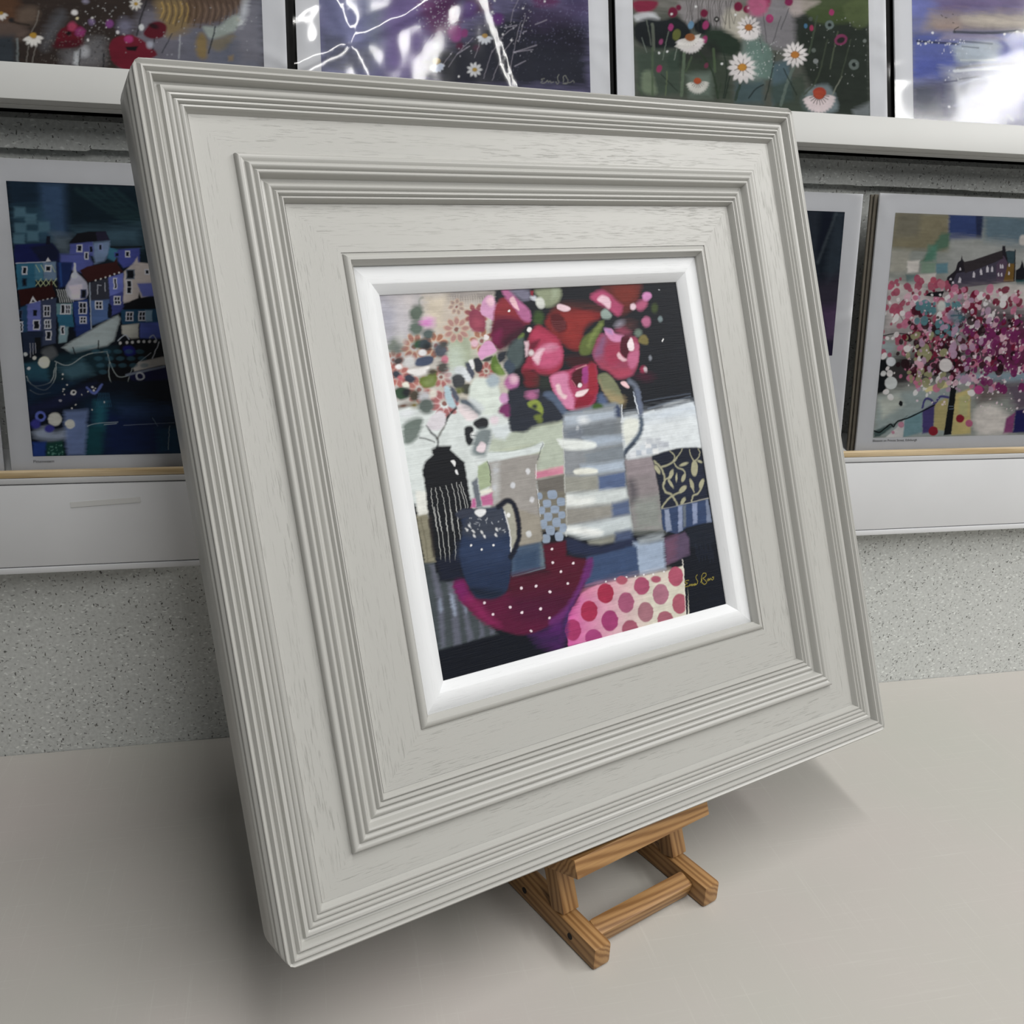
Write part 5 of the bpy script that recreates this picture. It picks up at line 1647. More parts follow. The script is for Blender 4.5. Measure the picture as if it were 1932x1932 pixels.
ART_HARBOUR = """
P|0c1420|-102 -109 2081 -210 2141 2238 -318 2032|0|1
G|1c3040 122630|8 -4 1180 2 1172 305 0 278|20|1|23 30 558 10
P|46648a|111 2 206 3 200 192 102 205|30|0.7
P|1a3044|12 1 111 2 108 86 13 89|20|0.8
P|33586c|18 94 112 90 159 213 15 222|40|0.7
P|5c8496|19 92 58 92 56 127 17 130|8|0.7
P|5c8496|55 115 94 115 91 151 52 153|8|0.7
P|5c8496|16 149 55 149 53 184 14 186|8|0.7
P|5c8496|98 141 137 141 135 177 95 179|8|0.7
P|5c8496|56 177 95 177 93 213 54 215|8|0.7
P|5c8496|8 189 47 189 44 224 5 226|8|0.7
P|0f2430|205 8 458 9 453 165 202 172|40|0.9
L|2c4c50|243 22 335 88 439 145|16|0.5|9.8
L|2c4c50|277 20 364 87 464 144|16|0.5|9.8
L|2c4c50|311 19 394 86 489 144|16|0.5|9.8
L|2c4c50|345 18 423 85 514 143|16|0.5|9.9
L|2c4c50|379 17 453 84 539 142|16|0.5|9.9
P|4a6a7c|221 167 464 144 459 226 355 218 229 191|40|0.7
P|6c7c88|143 184 210 192 195 253 147 244|30|0.7
P|18205a|7 227 140 219 161 249 163 284 3 298|5|1
P|151c30|61 236 140 219 161 249 158 284 95 291|10|0.8
P|16182a|123 194 135 194 134 224 118 225|3|1
P|5a64a8|165 259 263 256 280 292 257 333 162 304|8|1
P|16161e|198 217 230 181 270 173 333 171 346 203 296 210 207 220|4|1
P|2c2840|299 174 333 171 346 203 301 210|4|1
P|5660a4|203 220 286 210 287 266 253 257 199 258|4|1
P|7e94b4|286 213 346 206 342 249 320 281 285 292 283 251|8|1
P|3c7a94|344 229 373 238 365 285 331 270|6|1
P|4a54a0|373 238 453 229 449 288 388 305 370 279|6|1
L|14181c|349 229 459 224|3|1|6.0
P|d4d6e2|226 222 247 221 245 250 223 250|2|1
P|10141e|229 226 243 225 241 246 228 246|1.5|1
P|6872b0|269 224 287 224 284 252 267 253|2|1
P|10141e|273 228 282 228 281 248 271 249|1.5|1
P|8e9cc4|304 217 320 216 318 243 302 243|2|1
P|10141e|308 221 315 221 314 239 306 239|1.5|1
P|d4d6e2|251 249 267 248 264 277 249 277|2|1
P|10141e|255 252 262 252 261 273 253 273|1.5|1
P|4a54a0|359 247 379 247 377 265 358 266|2|1
P|10141e|363 251 374 251 374 261 362 262|1.5|1
P|d4d6e2|399 241 417 240 415 265 397 265|2|1
P|10141e|402 245 412 245 411 261 401 261|1.5|1
P|2c6c88|6 298 71 291 68 382 4 394|4|1
P|6f86a0|100 290 148 287 145 356 99 356|5|1
P|4a8098|71 294 100 293 99 356 67 357|5|1
L|d0d4e0|6 296 110 289|2|1|2.4
L|c2cc9c|76 301 87 326|2|1|2.0
L|c2cc9c|71 357 87 382|2|1|2.0
L|c2cc9c|90 351 69 377|2|1|2.0
L|c2cc9c|94 301 105 326|2|1|2.0
L|c2cc9c|89 357 105 382|2|1|2.0
L|c2cc9c|108 351 87 377|2|1|2.0
L|c2cc9c|112 300 124 325|2|1|2.0
L|c2cc9c|108 356 124 382|2|1|2.0
L|c2cc9c|127 351 106 377|2|1|2.0
L|c2cc9c|131 300 142 325|2|1|2.0
L|c2cc9c|126 356 142 381|2|1|2.0
L|c2cc9c|145 350 124 376|2|1|2.0
P|e8e4ee|121 272 112 288 130 286|2|1
P|d4d6e2|26 307 46 307 43 337 24 338|2|1
P|10141e|30 311 41 311 39 333 28 333|1.5|1
P|1c3c54|22 350 40 350 37 380 20 381|2|1
P|10141e|26 354 35 354 33 376 24 377|1.5|1
P|d4d6e2|108 301 131 300 129 325 105 325|2|1
P|10141e|111 305 127 305 125 321 110 321|1.5|1
P|1c3064|151 289 207 288 185 375 150 386|6|1
L|2c58a0|162 294 160 376|4|0.7|7.0
B|b8b8c8|210 303 218 324 237 344 254 374 245 421 191 427 174 386 197 344|5|1
P|d4ccdc|185 375 234 369 235 421 191 427|5|1
L|d4d8e4|214 293 211 339|3|1|7.0
E|c4c8d4|210 337 12.7 11.4 124|3|1
P|4c5474|227 388 249 388 246 423 224 423|2|1
P|10141e|231 392 245 392 242 419 229 419|1.5|1
P|401c1c|229 318 259 302 355 285 366 264 369 295 387 320 285 353 255 361|4|1
P|3a3c48|260 364 330 345 329 430 259 431|4|1
P|6c78c0|331 342 387 323 381 398 330 414|4|1
E|f0ece8|285 354 3.2 2.9 124|1|1
E|f0ece8|303 348 3.2 2.9 125|1|1
E|f0ece8|320 342 3.2 2.9 125|1|1
E|f0ece8|336 337 3.2 2.9 125|1|1
E|f0ece8|353 329 3.2 2.9 126|1|1
E|f0ece8|371 323 3.2 2.9 126|1|1
P|d4d6e2|349 343 363 343 360 386 346 387|2|1
P|10141e|353 347 359 347 357 382 351 382|1.5|1
L|c8ccd8|291 371 287 405|1|1|2.5
L|c8ccd8|291 371 303 373|1|1|2.5
L|c8ccd8|317 363 316 394|1|1|2.5
P|5470a0|259 431 329 425 324 498 257 525|6|1
P|434c90|330 414 382 393 377 466 330 488|6|1
P|d4d6e2|276 431 304 430 302 464 274 464|2|1
P|10141e|280 435 300 435 298 460 278 460|1.5|1
L|d4d6e2|290 435 288 460|1|1|2.5
L|d4d6e2|279 447 299 447|1|1|2.5
P|d4d6e2|345 412 371 412 369 445 343 446|2|1
P|10141e|349 416 367 416 365 441 347 441|1.5|1
L|d4d6e2|358 416 356 441|1|1|2.6
L|d4d6e2|348 429 366 429|1|1|2.6
B|141a28|317 493 323 446 328 441 334 451 331 488|3|1
P|c4bcb8|389 320 430 283 441 262 445 283 490 287 642 294 636 400 482 407 378 440|5|1
P|6c76bc|434 363 490 360 639 357 636 400 451 413|5|1
P|6c7888|398 311 430 310 427 347 395 348|2|1
P|10141e|401 315 425 314 423 343 399 344|1.5|1
P|d4d6e2|395 350 417 350 413 404 391 404|2|1
P|10141e|399 354 413 354 409 400 395 400|1.5|1
L|d4d4d8|395 377 413 377|1|1|2.6
P|d4d6e2|465 308 483 308 482 329 464 329|2|1
P|10141e|469 312 479 312 478 325 468 325|1.5|1
P|0e1018|372 461 409 429 435 418 439 397 446 418 636 407 633 458|4|1
P|1c4c6c|367 464 633 455 629 522 368 519|4|1
P|d4d6e2|385 471 413 471 411 507 382 507|2|1
P|10141e|389 475 409 475 407 503 387 503|1.5|1
L|d4d6e2|399 475 397 503|1|1|2.6
L|d4d6e2|388 489 408 489|1|1|2.6
P|d4d6e2|432 469 461 468 458 506 429 507|2|1
P|10141e|436 473 456 473 454 502 434 502|1.5|1
L|d4d6e2|446 473 444 502|1|1|2.6
L|d4d6e2|435 488 455 487|1|1|2.6
P|8aa8bc|458 465 483 465 480 507 456 509|5|1
P|c0c0b8|367 524 429 516 425 572 399 577 365 556|5|1
P|5464b0|434 513 630 506 626 576 430 574|5|1
P|34100f|6 394 117 377 128 351 128 381 137 417 78 433 8 455|4|1
E|ece8e8|77 436 3.2 2.8 122|1|1
E|ece8e8|91 432 3.2 2.8 122|1|1
E|ece8e8|106 427 3.2 2.8 122|1|1
E|ece8e8|121 424 3.2 2.8 122|1|1
P|e0e0e8|55 417 40 444 70 441|2|1
P|10141c|54 428 47 440 62 439|1.5|1
P|6872b4|28 449 82 433 73 547 24 548|4|1
P|3a4460|82 433 137 422 122 594 68 605|4|1
P|244c70|8 460 33 449 23 553 6 553|5|1
P|6872b4|47 464 69 463 66 494 45 495|2|1
P|10141e|51 468 64 468 62 490 49 490|1.5|1
P|d4d6e2|47 505 72 505 69 543 44 543|2|1
P|10141e|51 510 68 509 66 538 48 539|1.5|1
P|d4d6e2|89 450 114 450 110 493 85 494|2|1
P|10141e|92 454 110 454 107 489 89 490|1.5|1
L|d4d6e2|101 454 98 489|1|1|2.5
L|d4d6e2|91 472 108 472|1|1|2.5
P|d4d6e2|88 503 112 503 109 539 85 539|2|1
P|10141e|92 508 107 507 105 535 89 535|1.5|1
L|d4d6e2|99 508 97 535|1|1|2.5
L|d4d6e2|90 521 106 521|1|1|2.5
P|d4d6e2|89 546 110 546 107 582 86 582|2|1
P|10141e|92 550 106 550 104 577 90 577|1.5|1
P|3c5070|-1 468 15 468 11 503 -4 503|2|1
P|10141e|3 472 10 472 8 499 0 499|1.5|1
P|d4d6e2|-2 513 12 512 8 552 -5 552|2|1
P|10141e|2 517 8 517 5 548 -1 548|1.5|1
L|c4c8c8|142 391 150 438|2|1|3.0
L|c4c8c8|150 391 158 438|2|1|3.0
L|c4c8c8|158 391 166 437|2|1|3.0
L|c4c8c8|166 391 174 437|2|1|3.0
L|c4c8c8|173 391 182 437|2|1|3.0
L|c4c8c8|181 391 190 437|2|1|3.0
L|c4c8c8|189 391 198 437|2|1|3.0
P|6a9098|135 443 194 442 191 484 134 487|4|1
P|2c6c88|134 484 191 484 192 531 138 531|4|1
P|84a0a8|138 531 172 531 162 589 132 594|5|1
P|d4d6e2|150 445 167 445 164 484 146 484|2|1
P|10141e|153 449 163 449 161 480 151 480|1.5|1
P|d4d6e2|166 446 188 445 184 483 163 483|2|1
P|10141e|169 450 183 450 181 479 167 479|1.5|1
L|d4d6e2|176 450 174 479|1|1|2.5
L|d4d6e2|168 464 182 464|1|1|2.5
P|d4d6e2|143 527 159 527 156 561 141 561|2|1
P|10141e|147 532 155 532 153 557 145 557|1.5|1
P|2c488c|195 437 250 426 251 536 199 567|5|1
P|d4d6e2|217 436 247 436 243 482 213 482|2|1
P|10141e|220 440 242 440 239 478 217 478|1.5|1
L|d4d6e2|231 440 228 478|1|1|2.5
L|d4d6e2|219 459 241 459|1|1|2.5
P|d4d6e2|215 490 241 490 239 519 213 519|2|1
P|10141e|219 494 237 494 235 515 217 515|1.5|1
L|d4d6e2|228 494 226 515|1|1|2.5
L|d4d6e2|218 504 236 504|1|1|2.5
P|20306c|192 526 253 515 250 551 199 567|10|0.8
L|a8b4c4|262 364 254 536|3|1|4.0
P|202c44|6 553 82 547 72 605 0 647|6|1
P|101418|48 573 70 571 67 615 47 620|3|1
L|a8aab4|29 594 26 647|1|1|2.0
L|a8aab4|39 594 36 636|1|1|2.0
L|a8aab4|48 594 46 631|1|1|2.0
P|a9b4b6|141 610 219 562 292 519 355 485 364 498 333 583 306 604 235 620 183 636|8|1
P|7c98a0|165 615 276 599 235 620 173 636|10|0.8
P|14303c|114 636 194 625 306 609 367 604 362 668 258 711 125 742 9 710 3 668|16|1
B|5c6064|66 626 107 605 124 636 92 657|10|1
P|28586c|3 673 77 668 85 742 6 742|14|0.8
P|4c7484|124 689 212 657 248 711 165 743|24|0.7
P|0a0c14|359 577 512 576 626 581 610 855 255 743 339 636|14|1
B|20208c|366 609 397 604 411 630 379 641|8|0.8
L|b4bcc8|348 583 375 561 389 577|2|1|4.1
L|b4bcc8|466 571 482 561 491 582|2|1|4.2
E|d0d0d0|355 592 6.0 5.5 120|2|1
E|d0d0d0|380 590 6.0 5.5 120|2|1
E|d0d0d0|401 589 6.0 5.5 120|2|1
E|d0d0d0|424 586 6.0 5.5 120|2|1
E|d0d0d0|444 586 6.0 5.5 120|2|1
E|d0d0d0|465 585 6.0 5.5 120|2|1
E|d0d0d0|486 585 6.0 5.5 121|2|1
L|a9b4b4|112 663 160 678 233 636 305 625|2|0.9|3.1
L|a9b4b4|305 625 316 679 338 722 379 717 394 690|2|0.9|3.1
L|a9b4b4|311 668 305 716 320 765 355 776 378 733 382 711|2|0.9|3.1
L|a9b4b4|116 668 106 732 68 774 20 752 6 721|2|0.9|3.1
L|a9b4b4|110 689 90 742 34 758 7 736|2|0.9|3.1
L|a9b4b4|86 785 41 790 13 774|2|0.9|3.1
E|d6d6c4|73 667 22.7 20.2 117|4|1
E|d0d0c8|40 650 7.5 6.7 118|3|1
E|ccd0d0|9 636 7.5 6.7 118|3|1
E|d0d4d4|16 690 6.5 5.8 117|2|1
L|1c2024|181 610 188 636|2|1|4.1
L|1c2024|278 583 273 615|2|1|4.1
P|bcb8b4|397 690 419 665 507 646 623 636 620 679 505 679 401 703|5|1
P|141448|375 711 516 679 621 674 614 789 520 783 438 760 388 738|6|1
L|a8b4c8|369 717 515 684|4|0.6|8.4
L|c8ccd4|471 652 501 587|2|1|3.7
E|c0c4cc|421 722 18.0 16.9 140|3|1
E|141448|421 722 11.0 10.1 117|3|1
L|b4bcc4|419 668 467 630|1.5|1|2.1
E|3c6c80|264 625 15.1 8.5 178|4|0.5
E|3c6c80|305 625 15.2 8.5 178|4|0.5
E|3c6c80|345 625 15.2 8.5 178|4|0.5
E|3c6c80|386 625 15.3 8.6 178|4|0.5
E|3c6c80|427 625 15.4 8.6 178|4|0.5
E|3c6c80|271 652 15.1 8.5 178|4|0.5
E|3c6c80|311 652 15.2 8.5 178|4|0.5
E|3c6c80|352 652 15.3 8.6 178|4|0.5
E|3c6c80|392 652 15.3 8.6 178|4|0.5
E|3c6c80|433 652 15.4 8.6 178|4|0.5
E|3c6c80|277 679 15.2 8.6 178|4|0.5
E|3c6c80|318 679 15.2 8.6 178|4|0.5
E|3c6c80|358 679 15.3 8.6 178|4|0.5
E|3c6c80|399 679 15.4 8.6 178|4|0.5
E|3c6c80|440 679 15.5 8.6 178|4|0.5
E|3c6c80|284 705 15.2 8.6 178|4|0.5
P|0a1424|0 807 225 744 538 735 1160 738 1152 1061 -6 1046|10|1
P|12304c|200 809 353 799 536 867 547 1036 182 1033|50|0.7
P|0c1c50|277 864 502 900 525 1035 274 1030|40|0.7
P|1c6474|244 820 290 821 272 930 231 929|24|0.8
P|28406c|330 837 532 834 540 884 347 882|30|0.7
P|0c4c54|201 918 272 919 253 1035 192 1034|20|0.8
P|0c4060|468 933 564 923 557 1036 472 1034|24|0.8
P|7488b4|130 857 216 853 192 1034 126 1035 122 960|14|0.85
B|a4b0c4|8 942 55 916 88 938 124 933 116 971 36 970|20|0.8
P|20408c|5 980 55 976 45 1036 0 1035|10|0.9
P|0c443c|55 981 116 971 116 1035 50 1036|10|0.9
S|5c9484|57 987 114 988 111 1032 53 1030|1.5|0.7|26 1.6 4.2 41
P|1c2448|-2 834 121 792 255 745 221 798 117 841 4 877|20|0.8
P|102c48|7 733 125 744 227 723 121 787 3 829|20|0.8
E|6070c4|42 877 21.1 19.4 125|4|1
E|0a0c18|43 877 11.3 10.5 141|3|1
E|c8c8c0|93 889 26.6 24.5 122|5|1
E|c8c8c0|147 909 19.0 17.7 128|4|1
E|3c3c94|22 907 18.7 16.6 113|8|1
E|3c3c94|69 926 18.1 15.2 171|6|1
E|d0d0d0|169 785 11.3 10.5 146|2|1
E|101420|170 784 5.1 4.7 149|2|1
E|a8a8b4|119 816 5.5 4.8 167|2|1
L|6070b4|221 766 247 788 275 755|4|1|9.4
S|e8e6e0|98 712 293 712 282 859 85 856|1.5|0.9|16 2.1 4.2 42
L|b4c4cc|211 918 243 908 325 903|2|0.8|2.1
L|b4c4cc|273 913 319 909|2|0.8|2.1
L|8c9cb4|345 917 538 909|1.5|0.7|1.6
L|a4b4bc|519 923 509 1018|1.5|0.8|2.2
L|8094a8|456 888 474 922|1.5|0.7|1.6
L|3c78a0|262 788 248 842|1.5|0.4|1.6
L|3c78a0|267 788 255 842|1.5|0.4|1.6
L|3c78a0|271 788 262 842|1.5|0.4|1.6
L|3c78a0|276 788 269 842|1.5|0.4|1.6
L|3c78a0|280 788 276 842|1.5|0.4|1.6
L|3c78a0|285 788 283 842|1.5|0.4|1.6
L|3c78a0|289 788 290 842|1.5|0.4|1.6
L|3c78a0|294 788 298 843|1.5|0.4|1.6
L|3c78a0|299 788 305 843|1.5|0.4|1.6
"""
ART_STORM = """
P|16202c|-1206 23 1113 -59 1201 739 -1222 729|0|1
P|2c3440|779 5 873 2 885 269 807 307|30|0.8
P|10182a|894 1 955 5 899 197 876 173|20|0.9
P|34404c|955 -1 999 1 1008 255 945 316 924 244|30|0.7
P|3a3444|862 318 1037 266 1054 425 886 427|60|0.8
P|5c4468|914 427 1051 400 1069 574 942 575|50|0.8
P|241c38|928 569 1070 581 1080 675 938 675|20|1
P|241c38|-1218 578 971 581 986 738 -1222 729|20|1
L|4a545c|956 11 887 221|10|0.6|12.7
"""
ART_BLOSSOM = """
P|989c98|-212 -51 2360 -142 2704 1214 -85 1148|0|1
P|8c8670|-11 -5 285 -8 300 164 -6 159|24|1
P|78766c|4 1 133 -3 132 107 3 110|30|0.7
P|3c4c7c|282 -2 470 -5 470 101 294 115|14|1
P|24283c|425 -3 466 -2 469 98 443 98|8|0.7
P|687c88|470 -5 1211 -6 1265 285 488 122|30|1
P|a8aaa8|308 108 684 117 1241 155 1272 325 299 264|50|0.9
P|5c7a68|253 85 297 84 298 146 234 166 218 210 160 217|14|1
P|b0aea4|-5 165 96 169 94 268 -7 270|20|0.8
P|8aa090|160 217 241 215 240 265 167 267|10|1
P|6c909c|242 222 304 217 310 264 248 268|8|1
P|d4d0cc|87 213 152 208 151 261 94 268|8|1
P|708484|87 275 153 273 151 317 97 321|8|1
P|ccc8c4|153 273 247 265 246 316 158 317|8|1
P|d0d0cc|-3 307 188 317 236 404 136 495 23 527|30|0.9
E|c8c4c0|701 104 26.1 22.1 59|8|1
P|5c8c7c|187 136 238 135 240 209 181 211|12|0.7
P|28242c|349 251 359 213 372 203 375 181 384 203 396 212 439 202 591 154 591 132 606 132 612 157 629 153 660 156 660 146 666 149 685 295 561 310 412 326 303 353 309 283|4|1
P|4c4858|358 263 446 249 561 208 610 182 643 296 412 326 330 327|5|1
P|5c4c60|602 176 629 207 635 296 582 297 570 221|5|1
P|7c6030|633 207 667 206 677 296 620 297|5|1
P|3c5058|614 157 663 155 668 213 634 213|5|1
P|3a3438|388 212 439 202 591 154 604 189 468 242 403 262|4|1
P|d8d4dc|373 307 371 289 377 279 386 289 388 307|1.5|1
P|d8d4dc|371 250 369 242 373 236 378 241 380 250|1.5|1
P|d8d4dc|448 281 445 263 450 252 458 262 461 281|1.5|1
P|d8d4dc|486 268 483 249 488 238 496 249 499 268|1.5|1
P|d8d4dc|519 256 516 235 521 224 530 235 533 255|1.5|1
P|d8d4dc|545 253 542 236 547 225 554 235 557 253|1.5|1
P|d8d4dc|591 236 589 223 592 215 598 223 600 236|1.5|1
P|d8d4dc|602 236 600 223 604 215 609 223 611 236|1.5|1
P|d8d4dc|638 227 636 217 639 210 644 216 645 227|1.5|1
P|d8d4dc|641 265 640 255 643 248 649 255 650 265|1.5|1
P|d8d4dc|585 273 583 262 587 255 592 262 594 273|1.5|1
P|d8d4dc|602 273 600 262 604 255 609 261 611 273|1.5|1
P|d8d4dc|340 312 339 304 345 300 351 304 352 311|1.5|1
P|d8d4dc|323 295 322 289 328 285 334 288 335 295|1.5|1
P|1c1c24|681 244 702 231 710 196 726 230 1258 246 1268 298 689 295|4|1
P|24585c|688 289 943 278 950 317 699 314|8|1
P|b4a8ac|-13 345 264 341 561 310 1268 298 1335 662 457 649 -3 559|40|0.5
B|d0ccc8|547 323 714 308 1031 329 1047 421 651 399 538 362|20|0.8
P|3c2c38|407 402 655 425 1059 487 1100 723 699 715 460 675|50|0.8
B|6a1c4c|534 543 744 503 1068 540 1091 675 699 715 564 649|40|0.8
P|20161c|-6 662 453 622 469 741 3 805|40|0.9
B|3c2c24|180 494 341 467 405 609 305 649 180 610|30|0.7
P|101418|-12 668 54 668 42 818 -1 831|10|1
P|a4b4b8|-15 579 74 591 53 662 -7 649|20|0.7
P|9ca8a8|8 844 176 819 397 774 440 1037 7 1036|20|1
P|c4c8c0|9 857 118 832 154 885 42 950|24|0.8
P|d4cc9c|242 806 374 774 385 801 267 826|6|1
P|90a8b8|431 741 623 735 1098 716 1108 771 444 781|20|0.8
P|4a5c5c|2 1009 68 984 148 965 175 938 37 1037 6 1041|8|1
P|d0d0d0|68 1044 176 945 165 1044|6|1
P|7c9ca4|162 952 255 913 269 1020 165 1043|8|1
P|4c4478|255 913 326 873 330 1021 270 1027|8|1
P|b4aa7c|320 880 392 847 407 1016 329 1008|8|1
P|c4b884|406 841 510 808 541 1032 433 1037|10|1
P|b4b890|453 848 506 835 513 943 460 956|14|0.7
P|6c5c5c|521 781 675 769 719 850 568 889|40|0.8
B|d4d0cc|548 916 646 890 749 946 746 1029 588 1033|30|1
P|8c4c7c|736 960 786 926 786 1029 731 1032|10|1
P|24245c|785 919 1366 828 1407 1044 786 1031|10|1
P|4a2450|677 782 1353 758 1385 926 793 919|40|0.7
P|14161a|385 629 415 622 431 794 432 1033 390 1037 398 834|4|1
L|20242c|403 649 310 571 256 506|5|1|14.1
L|2c2420|407 622 368 557 339 506|5|1|11.3
L|8c6444|339 512 387 583 375 609|5|1|9.8
L|14181c|4 1009 35 1016 69 990 90 977 106 991 126 964 191 945 320 887|2|1|7.0
L|4c4880|254 899 264 859 294 860 320 880 346 847 392 851|4|1|11.4
L|1c2024|-3 558 69 546 180 552|2|1|4.8
L|1c2024|55 432 94 387 141 418|2|1|3.4
L|1c2024|55 426 116 514|1.5|1|2.7
S|a8546c|-33 296 332 289 381 655 8 655|2.5|0.92|105 6.9 24.0 51
S|7c1c3c|103 343 718 334 778 722 149 720|2.5|0.92|126 7.0 24.6 52
S|d4b4c0|103 343 743 333 814 790 157 786|2.5|0.92|147 5.6 21.1 53
S|e8e4e4|-27 345 743 333 825 858 31 851|2.5|0.92|126 4.2 22.8 54
S|4c1428|128 431 426 428 471 754 168 753|2.5|0.92|75 8.4 29.7 55
S|c47c98|43 332 741 320 818 810 99 805|2.5|0.92|126 5.6 22.9 56
S|2c141c|60 470 738 463 784 756 93 753|2.5|0.92|75 8.5 26.4 57
S|7c2c64|433 479 765 476 820 824 480 821|2.5|0.92|105 7.2 23.3 58
S|5c8c94|162 405 422 402 444 557 181 558|2.5|0.92|33 9.7 26.0 59
S|9c9c78|106 546 329 545 361 787 134 786|2.5|0.92|33 9.8 26.2 60
S|ecd8e0|121 368 747 359 836 926 188 919|2.5|0.92|189 2.1 8.0 61
S|b89cb4|157 368 568 362 636 822 213 819|2.5|0.92|63 8.4 24.6 63
E|b8647c|9 332 16.1 13.5 -166|4|1
E|a85c70|101 328 19.2 16.1 -166|4|1
E|b45c70|237 297 17.9 14.9 -166|4|1
E|c07c8c|283 315 22.6 18.6 -166|4|1
E|c07c94|151 380 14.9 12.4 -165|4|1
E|b0647c|79 511 14.9 12.5 -164|4|1
E|7c1430|113 562 15.0 12.6 -163|4|1
E|d8d8d8|21 734 15.0 12.7 -161|4|1
E|d4d8dc|55 678 25.6 21.6 -161|4|1
E|d0d4d4|67 779 34.9 29.4 -160|4|1
E|dcd8d8|356 695 37.3 30.8 -161|4|1
E|e0d8d8|136 617 19.6 16.5 -162|4|1
E|d4a8b8|217 694 19.9 16.6 -161|4|1
E|8c2438|472 956 24.0 19.7 -158|4|1
E|b06484|526 980 21.0 17.2 -158|4|1
E|b8508c|557 815 25.6 20.9 -160|4|1
E|c08ca0|147 981 17.1 14.3 -158|4|1
E|8c2434|329 1015 26.9 22.4 -157|4|1
E|c08ca0|106 1018 9.3 7.8 -157|4|1
P|1c1a20|202 370 222 354 302 346 291 375|3|1
E|e8e8e8|239 365 6.8 5.6 -165|2|1
E|e8e8e8|282 364 6.8 5.6 -165|2|1
L|2c3038|355 461 415 457|3|1|5.6
E|507c88|386 467 45.6 32.0 -173|20|0.7
E|c8ccc8|297 416 26.2 21.8 66|8|1
E|1c1c20|132 878 13.5 10.3 72|3|1
L|8090a8|402 894 425 895|1|1|2.2
L|8090a8|404 908 427 907|1|1|2.2
"""


# ------------------------------------------------------------------ the setting
YL, YU = .9884, 1.06                       # face of the wall below the ledge, face of the wall above it
struct(box('floor', M['grey'], (-2, 3, -2.2, YU + .1, -.79, -.74), bev=0))
struct(box('wall_lower', M['wall'], (-1.2, 2.2, YL, YL + .02, -.04, .232), bev=0))
struct(box('wall_back', M['wall'], (-1.2, 2.2, YU, YU + .03, .232, .661), bev=0))
def batten():
    """proud board along the top of the wall, its lower edge chipped"""
    random.seed(7); x0, x1, n = -1.2, 2.2, 700; v, f = [], []
    chip = 0.0
    for i in range(n + 1):
        x = x0 + (x1 - x0) * i / n
        if random.random() < .10: chip = random.choice((0, 0, 0, .0012, .002, .0028))
        zb = .6290 + chip * (1 if x < .2 else .25) + random.uniform(0, .0003)
        v += [(x, YU - .010, zb), (x, YU - .010, .656), (x, YU - .006, .661), (x, YU + .001, .661), (x, YU + .001, zb)]
        if i:
            a, b = 5 * (i - 1), 5 * i
            f += [(a + k, b + k, b + (k + 1) % 5, a + (k + 1) % 5) for k in range(5)]
    f += [(0, 1, 2, 3, 4), tuple(5 * n + k for k in (4, 3, 2, 1, 0))]
    struct(link('trim_1', mesh('trim_1', v, f), M['wall']))
batten()
struct(box('recess_shade', M['black'], (-1.2, 2.2, YU + .03, YU + .05, .60, .90), bev=0))  # black sheet: shade of the gap under the rack, put in as colour

tb = empty('work_table', Matrix.Translation((.4, .35, 0)))
box('tabletop', M['table'], (-1.5, 1.7, -.62, YL - .3505, -.035, 0), tb, bev=.002)
for x in (-1.4, 1.6):
    for y in (-.52, .55): box('leg', M['grey'], (x - .03, x + .03, y - .03, y + .03, -.74, -.035), tb)
tag(tb, 'pale beige laminate work table that carries the small easel', 'table')

# picture ledge: melamine front between two thin edge bands, pale wooden lip on top
F = .96
lg = empty('picture_ledge', Matrix.Translation((.3, F, .2279)))
def lx(n, m, y0, y1, z0, z1, bev): return box(n, m, (-1.4, 1.8, y0 - F, y1 - F, z0 - .2279, z1 - .2279), lg, bev=bev)
lx('lower_edge_band', M['ledge'], F, YL - .001, .2279, .2341, .001)
lx('front_board', M['ledge'], F + .0006, F + .020, .2352, .3211, .0008)
lx('upper_edge_band', M['ledge_edge'], F + .0002, F + .020, .3223, .3280, .0008)
lx('ledge_shelf', M['ledge'], F + .0205, YU - .001, .312, .330, .0008)
lx('wooden_lip', M['lip'], F + .001, F + .0085, .3284, .3345, .0007)
tag(lg, 'long white melamine picture ledge with a pale wooden lip', 'ledge')
tp = box('tape_strip', M['tape'], (-.033, .033, -.0002, .0002, -.0028, .0028), mtx=axes((.9965, 0, .052), (0, 1, 0), (-.052, 0, .9965), (-.1845, F + .0003, .3015)), bev=0)
tag(tp, 'faint strip of old clear tape on the white ledge front', 'tape')

# upper rack, tilted back
TU = math.radians(18.75)
UPV = Vector((0, math.sin(TU), math.cos(TU))); UPN = Vector((0, -math.cos(TU), math.sin(TU)))
rk = empty('display_rack', axes((1, 0, 0), UPV, UPN, (.3, 1.0, .6709)))
box('fascia', M['rack'], (-1.4, 1.8, 0, .0327, -.013, 0), rk, bev=.0012)
box('base_board', M['rack'], (-1.4, 1.8, 0, .012, -.024, -.0132), rk, bev=.0006)
box('back_panel', M['black'], (-1.4, 1.8, .013, .62, -.034, -.026), rk, bev=0)
tag(rk, 'white tilted display rack along the top of the wall', 'rack')

